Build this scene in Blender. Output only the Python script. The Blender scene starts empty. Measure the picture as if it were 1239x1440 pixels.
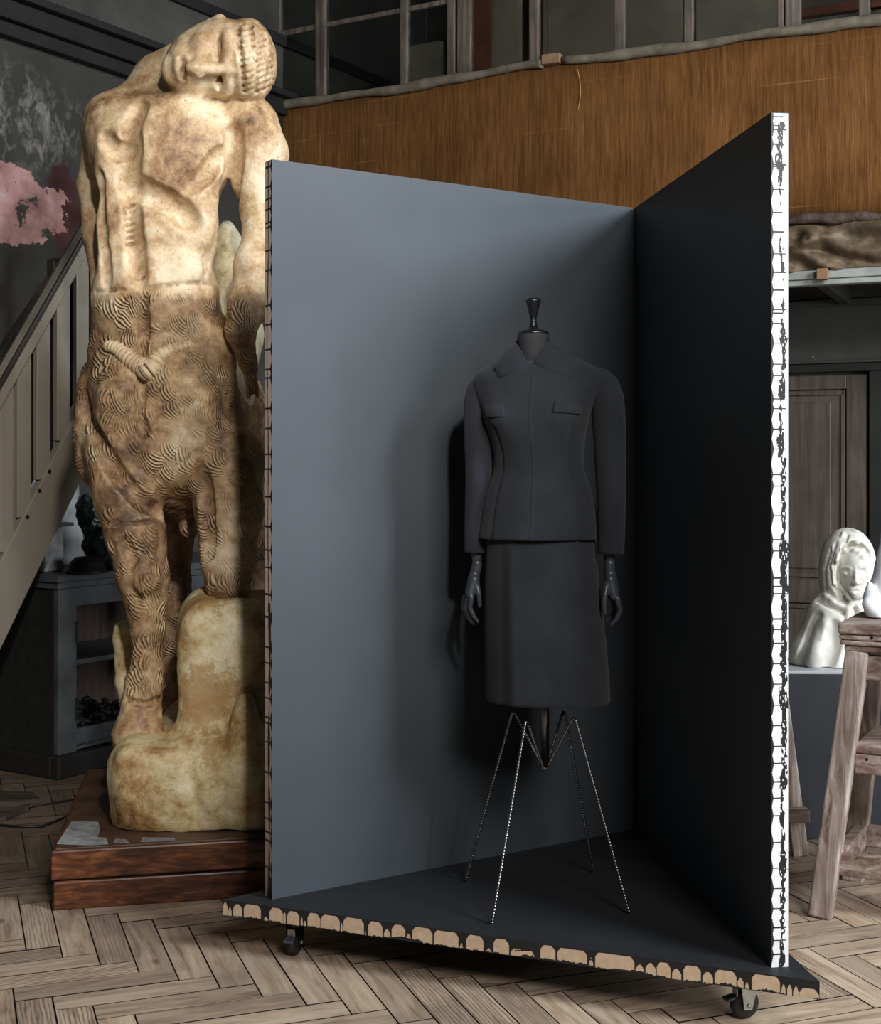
import bpy, math, random
import numpy as np
from mathutils import Vector, Matrix
random.seed(7); np.random.seed(7)
C = bpy.context.scene.collection
sc = bpy.context.scene
V = Vector

# ---------------------------------------------------------------- camera, world, lights, exposure
F = 1900.0; CX = 619.5; CY = 650.0; H = 1.385          # focal length in px, horizon row, camera height
cam = bpy.data.cameras.new('camera'); camo = bpy.data.objects.new('camera', cam); C.objects.link(camo)
cam.sensor_fit = 'HORIZONTAL'; cam.sensor_width = 36; cam.lens = 36*F/1239; cam.shift_y = -70/1239
camo.location = (0, 0, H); camo.rotation_euler = (math.pi/2, 0, 0); cam.clip_start = .05; sc.camera = camo
sc.view_settings.view_transform = 'Standard'; sc.view_settings.look = 'None'
sc.view_settings.gamma = 1; sc.view_settings.use_curve_mapping = False
sc.view_settings.exposure = 0.0
w = bpy.data.worlds.new('world'); sc.world = w; w.use_nodes = True
w.node_tree.nodes['Background'].inputs[0].default_value = (.80, .90, 1.0, 1)
w.node_tree.nodes['Background'].inputs[1].default_value = .028

def area(name, loc, target, size, size_y, power, col):
    l = bpy.data.lights.new(name, 'AREA'); l.shape = 'RECTANGLE'; l.size = size; l.size_y = size_y
    l.energy = power; l.color = col
    o = bpy.data.objects.new(name, l); C.objects.link(o); o.location = loc
    o.rotation_euler = (V(target)-V(loc)).to_track_quat('-Z', 'Y').to_euler()
    return o
area('high_window_daylight', (2.2, -2.2, 4.6), (-.2, 4.3, 1.5), 1.6, 1.6, 230, (1, .97, .93))
area('tall_studio_window_daylight', (5.4, -.1, 4.5), (-.3, 4.3, 1.7), 1.9, 2.2, 600, (.88, .94, 1.0))
area('low_side_fill', (6.2, 2.6, 1.9), (1.9, 7.2, 1.7), 1.6, 2.0, 150, (.92, .96, 1.0))  # added fill light to brighten the space under the balcony, no known window
def spot(name, loc, target, size, blend, power, col, soft):
    l = bpy.data.lights.new(name, 'SPOT'); l.spot_size = math.radians(size); l.spot_blend = blend; l.energy = power; l.color = col; l.shadow_soft_size = soft
    o = bpy.data.objects.new(name, l); C.objects.link(o); o.location = loc; o.rotation_euler = (V(target)-V(loc)).to_track_quat('-Z', 'Y').to_euler()
spot('gallery_spot', (1.0, -1.8, 4.1), (-1.05, 4.6, 1.55), 27, .85, 1050, (1, .975, .93), .16)

# ---------------------------------------------------------------- helpers
def W(px, py, Y):
    """world point at distance Y on the sight line of a photo position (used to measure the place)"""
    return V(((px-CX)/F*Y, Y, H+(CY-py)/F*Y))
def G(px, py, z=0):
    Y = F*(H-z)/(py-CY); return V(((px-CX)/F*Y, Y, z))
def onplane(px, P, D):
    """point of vertical plane through P with direction D (xy) seen in column px"""
    a = (px-CX)/F
    s = (a*P[1]-P[0])/(D[0]-a*D[1])
    return V((P[0]+D[0]*s, P[1]+D[1]*s, 0))

def tagp(o, label, cat, group=None, kind=None):
    if label: o['label'] = label
    if cat: o['category'] = cat
    if group: o['group'] = group
    if kind: o['kind'] = kind
    return o
def thing(name, label, cat, loc, group=None):
    o = bpy.data.objects.new(name, None); C.objects.link(o); o.location = loc; o.empty_display_size = .1
    return tagp(o, label, cat, group)

class MB:
    def __init__(s): s.v = []; s.f = []; s.m = []; s.uv = {}
    def add(s, vs, fs, mi=0):
        n = len(s.v); s.v += [tuple(p) for p in vs]; s.f += [tuple(i+n for i in f) for f in fs]; s.m += [mi]*len(fs); return s
    def hexa(s, p, mi=0):     # 4 bottom (ccw), 4 top
        return s.add(p, [(3,2,1,0),(4,5,6,7),(0,1,5,4),(1,2,6,5),(2,3,7,6),(3,0,4,7)], mi)
    def box(s, c, d, ax=None, ay=None, az=None, mi=0):
        ax = V(ax or (1,0,0)).normalized(); az = V(az or (0,0,1)).normalized()
        ay = V(ay).normalized() if ay is not None else az.cross(ax)
        c = V(c); x = ax*d[0]/2; y = ay*d[1]/2; z = az*d[2]/2
        return s.hexa([c-x-y-z, c+x-y-z, c+x+y-z, c-x+y-z, c-x-y+z, c+x-y+z, c+x+y+z, c-x+y+z], mi)
    def beam(s, a, b, wd, dp, side=(1,0,0), mi=0):
        a = V(a); b = V(b); az = (b-a).normalized(); sd = V(side); sd = (sd-az*sd.dot(az)).normalized(); ay = az.cross(sd)
        return s.box((a+b)/2, (wd, dp, (b-a).length), sd, ay, az, mi)
    def prism(s, poly, off, mi=0):
        n = len(poly); off = V(off); q = [V(p) for p in poly]
        s.add(q+[p+off for p in q], [tuple(range(n))[::-1], tuple(range(n, 2*n))]+[(i, (i+1) % n, (i+1) % n+n, i+n) for i in range(n)], mi); return s
    def tube(s, pts, r, seg=10, cap=True, sq=1.0, up=None, mi=0):
        pts = [V(p) for p in pts]; n = len(pts); rs = r if hasattr(r, '__len__') else [r]*n
        t0 = (pts[1]-pts[0]).normalized(); u = V(up) if up else (V((0,0,1)) if abs(t0.z) < .9 else V((1,0,0)))
        vs = []; fs = []
        for i, p in enumerate(pts):
            t = (pts[min(i+1, n-1)]-pts[max(i-1, 0)]).normalized()
            u = (u-t*u.dot(t)).normalized(); b = t.cross(u)
            for k in range(seg):
                a = 2*math.pi*k/seg; vs.append(p+u*math.cos(a)*rs[i]+b*math.sin(a)*rs[i]*sq)
        for i in range(n-1):
            for k in range(seg):
                k2 = (k+1) % seg; fs.append((i*seg+k, i*seg+k2, (i+1)*seg+k2, (i+1)*seg+k))
        if cap: fs += [tuple(range(seg))[::-1], tuple(range((n-1)*seg, n*seg))]
        return s.add(vs, fs, mi)
    def lathe(s, prof, c, axis=(0,0,1), seg=32, mi=0):
        c = V(c); az = V(axis).normalized(); u = V((1,0,0)) if abs(az.x) < .9 else V((0,1,0)); u = (u-az*u.dot(az)).normalized(); b = az.cross(u)
        vs = []; fs = []; n = len(prof)
        for r, h in prof:
            for k in range(seg):
                a = 2*math.pi*k/seg; vs.append(c+az*h+(u*math.cos(a)+b*math.sin(a))*r)
        for i in range(n-1):
            for k in range(seg):
                k2 = (k+1) % seg; fs.append((i*seg+k, i*seg+k2, (i+1)*seg+k2, (i+1)*seg+k))
        fs += [tuple(range(seg))[::-1], tuple(range((n-1)*seg, n*seg))]
        return s.add(vs, fs, mi)
    def loft(s, rings, closed=True, cap=True, mi=0):
        n = len(rings); k = len(rings[0]); vs = [p for r in rings for p in r]; fs = []
        for i in range(n-1):
            for j in range(k if closed else k-1):
                j2 = (j+1) % k; fs.append((i*k+j, i*k+j2, (i+1)*k+j2, (i+1)*k+j))
        if cap and closed: fs += [tuple(range(k))[::-1], tuple(range((n-1)*k, n*k))]
        return s.add(vs, fs, mi)
    def build(s, name, mats, parent=None, smooth=False, bevel=0, label=None, solid=0, sub=0, wob=0):
        me = bpy.data.meshes.new(name)
        vs = s.v
        me.from_pydata([tuple(p) for p in vs], [], s.f)
        for m in (mats if isinstance(mats, (list, tuple)) else [mats]): me.materials.append(m)
        me.polygons.foreach_set('material_index', s.m)
        me.validate(); me.update()
        o = link(name, me, parent, label)
        if smooth:
            me.polygons.foreach_set('use_smooth', [True]*len(me.polygons))
        if solid:
            m = o.modifiers.new('s', 'SOLIDIFY'); m.thickness = abs(solid); m.offset = 1 if solid > 0 else -1
        if bevel:
            m = o.modifiers.new('b', 'BEVEL'); m.width = bevel; m.segments = 2; m.limit_method = 'ANGLE'
        if sub:
            m = o.modifiers.new('u', 'SUBSURF'); m.levels = sub; m.render_levels = sub
        return o
def link(name, me, parent=None, label=None):
    o = bpy.data.objects.new(name, me); C.objects.link(o)
    if parent:
        o.parent = parent
        off = V(parent.location)
        if parent.parent: off = off+V(parent.parent.location)
        o.location = -off if parent.type == 'EMPTY' else (0, 0, 0)
    if label: o['label'] = label
    return o
def struct(o): o['kind'] = 'structure'; return o

# ---------------------------------------------------------------- procedural materials
def s2l(c):
    return tuple(((x/255)/12.92 if x/255 <= .04045 else ((x/255+.055)/1.055)**2.4) for x in c)+(1,)
class N:
    def __init__(s, name):
        s.m = bpy.data.materials.new(name); s.m.use_nodes = True; s.t = s.m.node_tree; s.b = s.t.nodes['Principled BSDF']
        s.co = s.n('ShaderNodeTexCoord').outputs['Object']
    def n(s, typ, **k):
        x = s.t.nodes.new(typ)
        for a, b in k.items(): setattr(x, a, b)
        return x
    def l(s, a, b): s.t.links.new(a, b)
    def val(s, sock, v):
        if hasattr(v, 'node'): s.l(v, sock)
        else: sock.default_value = v
    def map(s, scale=(1,1,1), rot=(0,0,0), src=None):
        m = s.n('ShaderNodeMapping'); s.l(src or s.co, m.inputs[0]); m.inputs['Scale'].default_value = scale; m.inputs['Rotation'].default_value = rot; return m.outputs[0]
    def noise(s, sc_=5, det=4, rough=.55, dist=0, vec=None):
        x = s.n('ShaderNodeTexNoise'); s.l(vec or s.co, x.inputs['Vector']); x.inputs['Scale'].default_value = sc_
        x.inputs['Detail'].default_value = det; x.inputs['Roughness'].default_value = rough; x.inputs['Distortion'].default_value = dist
        return x.outputs[0]
    def voro(s, sc_, vec=None, feature='F1', out='Distance'):
        x = s.n('ShaderNodeTexVoronoi', feature=feature); s.l(vec or s.co, x.inputs['Vector']); x.inputs['Scale'].default_value = sc_; return x.outputs[out]
    def wave(s, sc_, dist=0, det=2, dsc=1, vec=None, dir='X'):
        x = s.n('ShaderNodeTexWave', bands_direction=dir); s.l(vec or s.co, x.inputs['Vector']); x.inputs['Scale'].default_value = sc_
        x.inputs['Distortion'].default_value = dist; x.inputs['Detail'].default_value = det; x.inputs['Detail Scale'].default_value = dsc
        return x.outputs['Fac']
    def ramp(s, f, stops, interp='LINEAR'):
        r = s.n('ShaderNodeValToRGB'); s.l(f, r.inputs[0]); r.color_ramp.interpolation = interp
        e = r.color_ramp.elements
        while len(e) < len(stops): e.new(.5)
        for q, (p, c) in zip(e, stops):
            q.position = p; q.color = c if len(c) == 4 else s2l(c)
        return r.outputs[0]
    def mask(s, f, a, b):
        m = s.n('ShaderNodeMapRange'); s.l(f, m.inputs[0]); m.inputs[1].default_value = a; m.inputs[2].default_value = b; m.clamp = True; return m.outputs[0]
    def math(s, op, a, b=0.0, c=0.0):
        m = s.n('ShaderNodeMath', operation=op); s.val(m.inputs[0], a); s.val(m.inputs[1], b); s.val(m.inputs[2], c); return m.outputs[0]
    def mix(s, f, a, b, blend='MIX'):
        m = s.n('ShaderNodeMix', data_type='RGBA', blend_type=blend); s.val(m.inputs[0], f)
        for i, v in ((6, a), (7, b)):
            if hasattr(v, 'node'): s.l(v, m.inputs[i])
            else: m.inputs[i].default_value = v if len(v) == 4 else s2l(v)
        return m.outputs[2]
    def bump(s, h, strength=.3, dist=.01, prev=None):
        b = s.n('ShaderNodeBump'); s.l(h, b.inputs['Height']); b.inputs['Strength'].default_value = strength; b.inputs['Distance'].default_value = dist
        if prev: s.l(prev, b.inputs['Normal'])
        return b.outputs[0]
    def sep(s, v=None):
        x = s.n('ShaderNodeSeparateXYZ'); s.l(v or s.co, x.inputs[0]); return x.outputs
    def done(s, col, rough=.6, nrm=None, metal=0, spec=.5, **k):
        if hasattr(col, 'node'): s.l(col, s.b.inputs['Base Color'])
        else: s.b.inputs['Base Color'].default_value = col if len(col) == 4 else s2l(col)
        s.val(s.b.inputs['Roughness'], rough); s.b.inputs['Metallic'].default_value = metal; s.b.inputs['Specular IOR Level'].default_value = spec
        if nrm: s.l(nrm, s.b.inputs['Normal'])
        for a, v in k.items(): s.b.inputs[a.replace('_', ' ')].default_value = v
        return s.m
def mottle(name, c1, c2, scale=6, rough=.6, bump=.2, bs=40, bd=.004, metal=0, spec=.5, stretch=(1,1,1), c3=None, det=5):
    n = N(name); v = n.map(stretch); f = n.noise(scale, det, .6, .3, v)
    st = [(.3, c1), (.7, c2)] if c3 is None else [(.28, c1), (.5, c2), (.72, c3)]
    return n.done(n.ramp(f, st), rough, n.bump(n.noise(bs, 4, .6, 0, v), bump, bd), metal, spec)

def plaster_patina(name, pale, tan, brown, dark, stains=(), low=None, zsplit=None, hair=True):
    n = N(name)
    big = n.noise(3.6, 5, .62, .15); mid = n.noise(15, 6, .7, .2); fine = n.noise(90, 4, .65)
    f = n.math('ADD', n.math('MULTIPLY', big, .55), n.math('ADD', n.math('MULTIPLY', mid, .33), n.math('MULTIPLY', fine, .12)))
    if zsplit is not None:
        z = n.sep()[2]
        zz = n.math('ADD', z, n.math('MULTIPLY', n.math('SUBTRACT', n.noise(3, 3), .5), .13))
        up = n.mask(zz, zsplit-.03, zsplit+.02)
        f = n.math('SUBTRACT', f, n.math('MULTIPLY', n.math('SUBTRACT', 1.0, up), .032))
        f = n.math('ADD', f, n.math('MULTIPLY', n.math('SUBTRACT', up, .5), .02))
    col = n.ramp(f, [(.37, dark), (.435, brown), (.505, tan), (.585, pale)])
    sp = n.math('MULTIPLY', n.mask(n.noise(48, 3, .7), .60, .68), n.mask(n.noise(5, 3), .46, .58))
    col = n.mix(n.math('MULTIPLY', sp, .6), col, dark)
    for (sx, sy, sz, sr) in stains:
        vd = n.n('ShaderNodeVectorMath', operation='DISTANCE'); n.l(n.co, vd.inputs[0]); vd.inputs[1].default_value = (sx, sy, sz)
        sf = n.math('ADD', n.math('DIVIDE', vd.outputs['Value'], sr), n.math('MULTIPLY', n.math('SUBTRACT', n.noise(26, 6, .75), .5), 3.0))
        col = n.mix(n.math('MULTIPLY', n.mask(sf, 1.0, .7), .75), col, brown)
    pits = n.mask(n.voro(30), .09, .05); pm = n.math('MULTIPLY', pits, n.mask(n.noise(9, 2), .5, .6))
    col = n.mix(n.math('MULTIPLY', pm, .7), col, dark)
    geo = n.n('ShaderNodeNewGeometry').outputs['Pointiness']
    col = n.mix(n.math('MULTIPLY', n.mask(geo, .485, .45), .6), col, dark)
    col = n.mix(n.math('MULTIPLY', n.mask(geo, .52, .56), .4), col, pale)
    if zsplit is not None and hair:
        # tufts: every cell has its own direction of short curved carved strokes
        wob = n.n('ShaderNodeVectorMath', operation='ADD'); sc3 = n.n('ShaderNodeTexNoise'); sc3.inputs['Scale'].default_value = 9; n.l(n.co, sc3.inputs['Vector'])
        mul = n.n('ShaderNodeVectorMath', operation='SCALE'); n.l(sc3.outputs[1], mul.inputs[0]); mul.inputs['Scale'].default_value = .05
        n.l(n.co, wob.inputs[0]); n.l(mul.outputs[0], wob.inputs[1]); P_ = wob.outputs[0]
        vo = n.n('ShaderNodeTexVoronoi'); vo.inputs['Scale'].default_value = 15; n.l(P_, vo.inputs['Vector'])
        ra = n.n('ShaderNodeSeparateColor'); n.l(vo.outputs['Color'], ra.inputs[0])
        cp = vo.outputs['Position']; rel = n.n('ShaderNodeVectorMath', operation='SUBTRACT'); n.l(P_, rel.inputs[0]); n.l(cp, rel.inputs[1])
        ang = n.math('ADD', n.math('MULTIPLY', n.noise(2.0, 1, vec=cp), 6.0), n.math('MULTIPLY', ra.outputs[0], 1.0))
        px_, py_, pz_ = n.sep(rel.outputs[0]); hx = n.math('ADD', px_, n.math('MULTIPLY', py_, .4)); cs, sn = n.math('COSINE', ang), n.math('SINE', ang)
        d = n.math('ADD', n.math('MULTIPLY', hx, cs), n.math('MULTIPLY', pz_, sn))
        t_ = n.math('SUBTRACT', n.math('MULTIPLY', pz_, cs), n.math('MULTIPLY', hx, sn))
        d = n.math('ADD', d, n.math('MULTIPLY', n.math('MULTIPLY', t_, t_), 9.0))
        st = n.math('ADD', n.math('MULTIPLY', n.math('SINE', n.math('MULTIPLY', d, 560.0)), .5), .5)
        st = n.math('MULTIPLY', st, n.mask(n.math('MULTIPLY', vo.outputs['Distance'], 1.0), .62, .40))
        amp = n.mask(n.noise(7, 3, .6), .34, .54)
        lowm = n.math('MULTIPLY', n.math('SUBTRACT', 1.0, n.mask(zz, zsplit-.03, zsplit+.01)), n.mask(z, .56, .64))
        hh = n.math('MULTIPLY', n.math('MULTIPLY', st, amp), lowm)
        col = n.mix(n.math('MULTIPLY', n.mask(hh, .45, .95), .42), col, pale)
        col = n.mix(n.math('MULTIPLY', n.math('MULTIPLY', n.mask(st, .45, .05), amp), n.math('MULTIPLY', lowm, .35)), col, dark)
        nr = n.bump(hh, .9, .009); nr = n.bump(n.math('MULTIPLY', mid, 1.0), .25, .01, nr)
        nr = n.bump(fine, .2, .004, nr)
    else:
        nr = n.bump(mid, .35, .012); nr = n.bump(fine, .3, .005, nr)
    return n.done(col, n.ramp(mid, [(.3, (.46,)*3+(1,)), (.7, (.66,)*3+(1,))]), nr, 0, .45)

M = {}
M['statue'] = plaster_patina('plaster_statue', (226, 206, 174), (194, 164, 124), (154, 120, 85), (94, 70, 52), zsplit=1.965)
M['rock'] = plaster_patina('plaster_rock', (226, 213, 182), (205, 185, 140), (168, 132, 84), (96, 68, 44), stains=((-.78, 4.46, .60, .13), (-.73, 4.42, .42, .08), (-.80, 4.6, .90, .12)), hair=False)
M['braid'] = plaster_patina('plaster_braid', (226, 206, 174), (206, 178, 140), (160, 126, 92), (94, 70, 52), hair=False)
M['cream'] = plaster_patina('cream_plaster', (222, 214, 190), (206, 194, 160), (180, 160, 120), (140, 120, 90), hair=False)
n = N('panel_paint'); M['paint'] = n.done(n.ramp(n.noise(2.5, 3), [(.35, (66, 72, 78)), (.65, (71, 77, 83))]), .52, n.bump(n.noise(220, 2), .05, .001), 0, .28)
n = N('base_paint'); M['basepaint'] = n.done(n.ramp(n.noise(3, 4), [(.35, (40, 41, 44)), (.65, (46, 48, 51))]), .6, n.bump(n.noise(150, 2), .06, .001), 0, .25)
M['edge_dark'] = mottle('edge_black_paint', (26, 26, 28), (36, 37, 40), 30, .45)
def ply(name, c1, c2):
    n = N(name); v = n.map((1, 1, 1)); f = n.noise(30, 4, .6, 0, n.map((2, 2, 2)))
    return n.done(n.ramp(f, [(.3, c1), (.7, c2)]), .6, n.bump(f, .1, .002))
M['edge_tan'] = ply('edge_bare_board', (200, 172, 142), (220, 194, 164))
M['edge_white'] = ply('edge_white_primer', (226, 226, 224), (240, 240, 238))
M['edge_beige'] = ply('edge_beige_board', (200, 178, 162), (216, 196, 180))
n = N('wool'); v = n.map((1, 1, 1)); tw = n.wave(260, .4, 1, 2, n.map((1, 1, 1), (0, .78, .4)), 'X')
M['wool'] = n.done(n.ramp(n.noise(9, 5), [(.3, (38, 41, 46)), (.7, (49, 52, 58))]), .92, n.bump(n.noise(420, 3), .35, .0015), 0, .15, Sheen_Weight=.08, Sheen_Roughness=.6)
M['seam'] = mottle('seam_stitch', (16, 17, 19), (22, 23, 25), 9, .95)
M['black_lacquer'] = mottle('black_lacquer', (26, 27, 29), (34, 35, 38), 12, .28, .05)
M['neck_cloth'] = mottle('neck_cloth', (46, 47, 50), (54, 55, 60), 12, .8, .2, 200)
M['hand'] = mottle('grey_painted_wood', (52, 56, 62), (68, 73, 80), 30, .36, .05, 60)
M['steel'] = mottle('dark_rebar', (90, 92, 96), (130, 132, 136), 60, .3, .1, 200, .001, 1)
M['rodblack'] = mottle('black_steel_rod', (120, 120, 122), (170, 170, 172), 60, .3, .05, 200, .001, 1)
M['zinc'] = mottle('zinc_plate', (170, 172, 165), (205, 206, 198), 40, .38, .05, 60, .001, .7)
M['rubber'] = mottle('black_rubber', (28, 28, 28), (44, 43, 41), 40, .6)
M['pedal'] = mottle('grey_pedal', (60, 66, 78), (80, 86, 98), 40, .4)
M['darkpaint'] = mottle('old_dark_green_paint', (50, 51, 47), (70, 71, 66), 3, .5, .15, 30, c3=(84, 84, 78))
M['beam'] = mottle('black_beam_paint', (22, 21, 20), (34, 33, 31), 4, .6)
M['stair'] = mottle('grey_stair_paint', (110, 103, 92), (132, 124, 111), 2.2, .5, .08, 60, c3=(138, 130, 118))
M['stairdark'] = mottle('dark_handrail', (40, 37, 33), (60, 56, 50), 5, .4)
M['cab'] = mottle('worn_blue_grey_cabinet_paint', (44, 48, 50), (70, 75, 78), 7, .55, .2, 30, .003, c3=(84, 89, 90))
M['cabdark'] = mottle('dark_cabinet_side', (16, 16, 16), (34, 33, 31), 22, .7, .6, 60, .004)  # near-black tone for the cabinet's left side and the heap inside
M['cabwood'] = mottle('brown_bare_cabinet_back', (62, 48, 42), (92, 74, 64), 5, .7, .2, 40, .003, stretch=(6, 6, 1))
M['green'] = mottle('dark_green_bronze', (14, 22, 20), (36, 52, 48), 14, .3, .3, 30, .006, c3=(84, 104, 100))
M['marble'] = mottle('pale_grey_slab', (120, 122, 124), (175, 178, 180), 9, .55, .2, c3=(196, 198, 200))
M['black'] = mottle('black_object', (10, 10, 10), (20, 20, 20), 9, .5)
def wood(name, c1, c2, c3, axis='X', sc_=8, rough=.6, b=.3, st=18):
    n = N(name); s = {'X': (1, st, st), 'Y': (st, 1, st), 'Z': (st, st, 1)}[axis]
    v = n.map(s); f = n.noise(sc_*.25, 6, .62, .6, v); g = n.noise(5, 4)
    col = n.ramp(f, [(.3, c1), (.5, c2), (.7, c3)])
    col = n.mix(n.mask(g, .35, .65), n.mix(.55, col, c1), col)
    return n.done(col, rough, n.bump(f, b, .004))
M['plinth'] = wood('red_brown_plinth', (40, 21, 13), (98, 53, 28), (150, 94, 56), 'X', 11, .4)
M['plinthtop'] = mottle('worn_plinth_top', (66, 46, 34), (104, 78, 58), 7, .5, .3, 30)
M['paper'] = mottle('stained_paper', (110, 112, 114), (178, 180, 182), 22, .7)
M['oldwood'] = wood('whitewashed_old_wood', (92, 68, 54), (172, 154, 142), (222, 216, 210), 'Z', 11, .75, .8, 12)
M['oldwoodx'] = wood('whitewashed_old_wood_rails', (84, 60, 48), (160, 138, 124), (212, 202, 194), 'X', 11, .75, .8, 12)
M['mullion'] = wood('grey_weathered_mullion', (66, 58, 50), (112, 100, 90), (142, 130, 118), 'Z', 8, .7, .4)
M['clothroll'] = mottle('rolled_linen', (92, 84, 70), (140, 130, 112), 9, .85, .4, 60)
M['logwood'] = mottle('rough_branch', (60, 48, 42), (104, 88, 78), 26, .85, .8, 50, .008)
M['carved'] = mottle('carved_old_wood', (58, 46, 34), (104, 88, 66), 9, .6, .4, 40, .006, c3=(158, 140, 112))
M['whitebeam'] = mottle('chipped_white_paint', (140, 144, 138), (178, 182, 176), 7, .6, .2)
M['redwood'] = mottle('dark_red_frame', (80, 42, 30), (112, 62, 46), 5, .6)
M['inner'] = mottle('dim_inner_wall', (112, 104, 92), (150, 140, 124), 2, .8)
M['innerdark'] = mottle('dark_inner_wall', (62, 58, 52), (84, 80, 72), 2, .8)
M['door'] = wood('dark_brown_door', (62, 54, 48), (90, 79, 71), (108, 94, 84), 'Z', 5, .5, .2)
M['pedestal'] = mottle('slate_pedestal_paint', (40, 43, 48), (46, 49, 54), 4, .5, .05)
M['pedtop'] = mottle('pedestal_top', (158, 162, 166), (186, 190, 192), 9, .5)
M['white'] = mottle('white_plaster', (206, 203, 192), (238, 236, 228), 7, .55, .15, 60, .002)
M['whiter'] = mottle('bright_plaster_cast', (222, 226, 230), (246, 248, 250), 8, .5, .3, 30, .004)
M['block'] = mottle('raw_wood_block', (128, 98, 72), (160, 126, 96), 9, .8)
M['thread'] = mottle('straw_thread', (170, 130, 80), (190, 150, 96), 9, .8)
M['cable'] = mottle('black_cable', (14, 14, 14), (22, 22, 22), 9, .5)
M['board'] = wood('loose_grey_board', (48, 40, 34), (84, 74, 66), (112, 100, 90), 'X', 6, .7)
n = N('burlap'); v = n.map((1, 1, .05)); f = n.noise(60, 5, .75, 0, v); bigf = n.noise(2.2, 4)
thr = n.noise(9, 4, .6, 0, n.map((26, 26, .9)))
wv = n.math('ADD', n.math('MULTIPLY', n.wave(70, .6, 2, 2, n.map((1, 1, 1)), 'X'), .5), n.math('MULTIPLY', n.wave(70, .6, 2, 2, None, 'Z'), .5))
fac = n.math('ADD', n.math('MULTIPLY', f, .45), n.math('ADD', n.math('MULTIPLY', thr, .3), n.math('MULTIPLY', bigf, .25)))
bc = n.ramp(fac, [(.34, (72, 46, 25)), (.46, (112, 75, 41)), (.57, (142, 98, 56)), (.70, (182, 134, 82))])
bc = n.mix(n.math('MULTIPLY', wv, .35), bc, (70, 42, 20))
nb = n.noise(6, 3, .6, 0, n.map((.12, .12, 10)))
bc = n.mix(n.math('MULTIPLY', n.mask(nb, .66, .72), .4), bc, (200, 150, 90))
M['burlap'] = n.done(bc, .95, n.bump(wv, .3, .003), 0, .1)
# floor planks: UV x along the plank, y across, 'rnd' colour attribute per plank
n = N('oak_planks'); uv = n.n('ShaderNodeUVMap').outputs[0]
at = n.n('ShaderNodeVertexColor', layer_name='rnd').outputs[0]; r3 = n.n('ShaderNodeSeparateColor'); n.l(at, r3.inputs[0])
mp = n.n('ShaderNodeMapping'); n.l(uv, mp.inputs[0]); mp.inputs['Scale'].default_value = (1.6, 15, 1)
grain = n.noise(1.6, 6, .66, 1.1, mp.outputs[0])
mp2 = n.n('ShaderNodeMapping'); n.l(uv, mp2.inputs[0]); mp2.inputs['Scale'].default_value = (1.4, 9, 1)
ring = n.wave(3.0, 5.5, 3, 1.3, mp2.outputs[0], 'Y')
ringf = n.math('MULTIPLY', n.mask(ring, .55, .95), n.mask(r3.outputs[1], .55, .75))
col = n.ramp(grain, [(.28, (104, 86, 72)), (.42, (176, 152, 128)), (.6, (208, 186, 160)), (.8, (224, 206, 184))])
col = n.mix(n.math('MULTIPLY', ringf, .6), col, (70, 54, 44))
col = n.mix(n.math('MULTIPLY', r3.outputs[0], .45), col, (112, 98, 88))
mp3 = n.n('ShaderNodeMapping'); n.l(uv, mp3.inputs[0]); mp3.inputs['Scale'].default_value = (3.2, 6.5, 1)
kn = n.voro(1.15, mp3.outputs[0]); col = n.mix(n.math('MULTIPLY', n.mask(kn, .13, .05), .85), col, (66, 46, 34))
stn = n.noise(1.4, 5, .6, 0); col = n.mix(n.math('MULTIPLY', n.mask(stn, .50, .68), .5), col, (74, 66, 60))
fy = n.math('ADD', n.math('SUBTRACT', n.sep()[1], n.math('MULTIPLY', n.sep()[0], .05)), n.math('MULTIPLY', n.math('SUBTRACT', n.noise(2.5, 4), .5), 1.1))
col = n.mix(n.math('MULTIPLY', n.mask(fy, 4.0, 4.8), .72), col, (62, 54, 48))  # light falloff painted into the planks: darker toward the back, ragged edge
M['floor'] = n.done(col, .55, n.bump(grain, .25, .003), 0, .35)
M['gap'] = mottle('floor_gap_dirt', (14, 12, 11), (26, 22, 20), 20, .9)
g = bpy.data.materials.new('window_glass'); g.use_nodes = True; M['glass'] = g
b = g.node_tree.nodes['Principled BSDF']; b.inputs['Transmission Weight'].default_value = 1; b.inputs['Roughness'].default_value = .02; b.inputs['IOR'].default_value = 1.1
b.inputs['Base Color'].default_value = (.8, .82, .8, 1)

# ---------------------------------------------------------------- room axes and walls
U = V((.53, .848, 0)); Vd = V((.848, -.53, 0))          # along the left wall (away) / out from it
WL = 5.5                                                 # left wall: p.Vd = -WL
def wl(px):                                              # point of left wall in a column
    return onplane(px, (-WL*.848, WL*.53), U)
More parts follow.
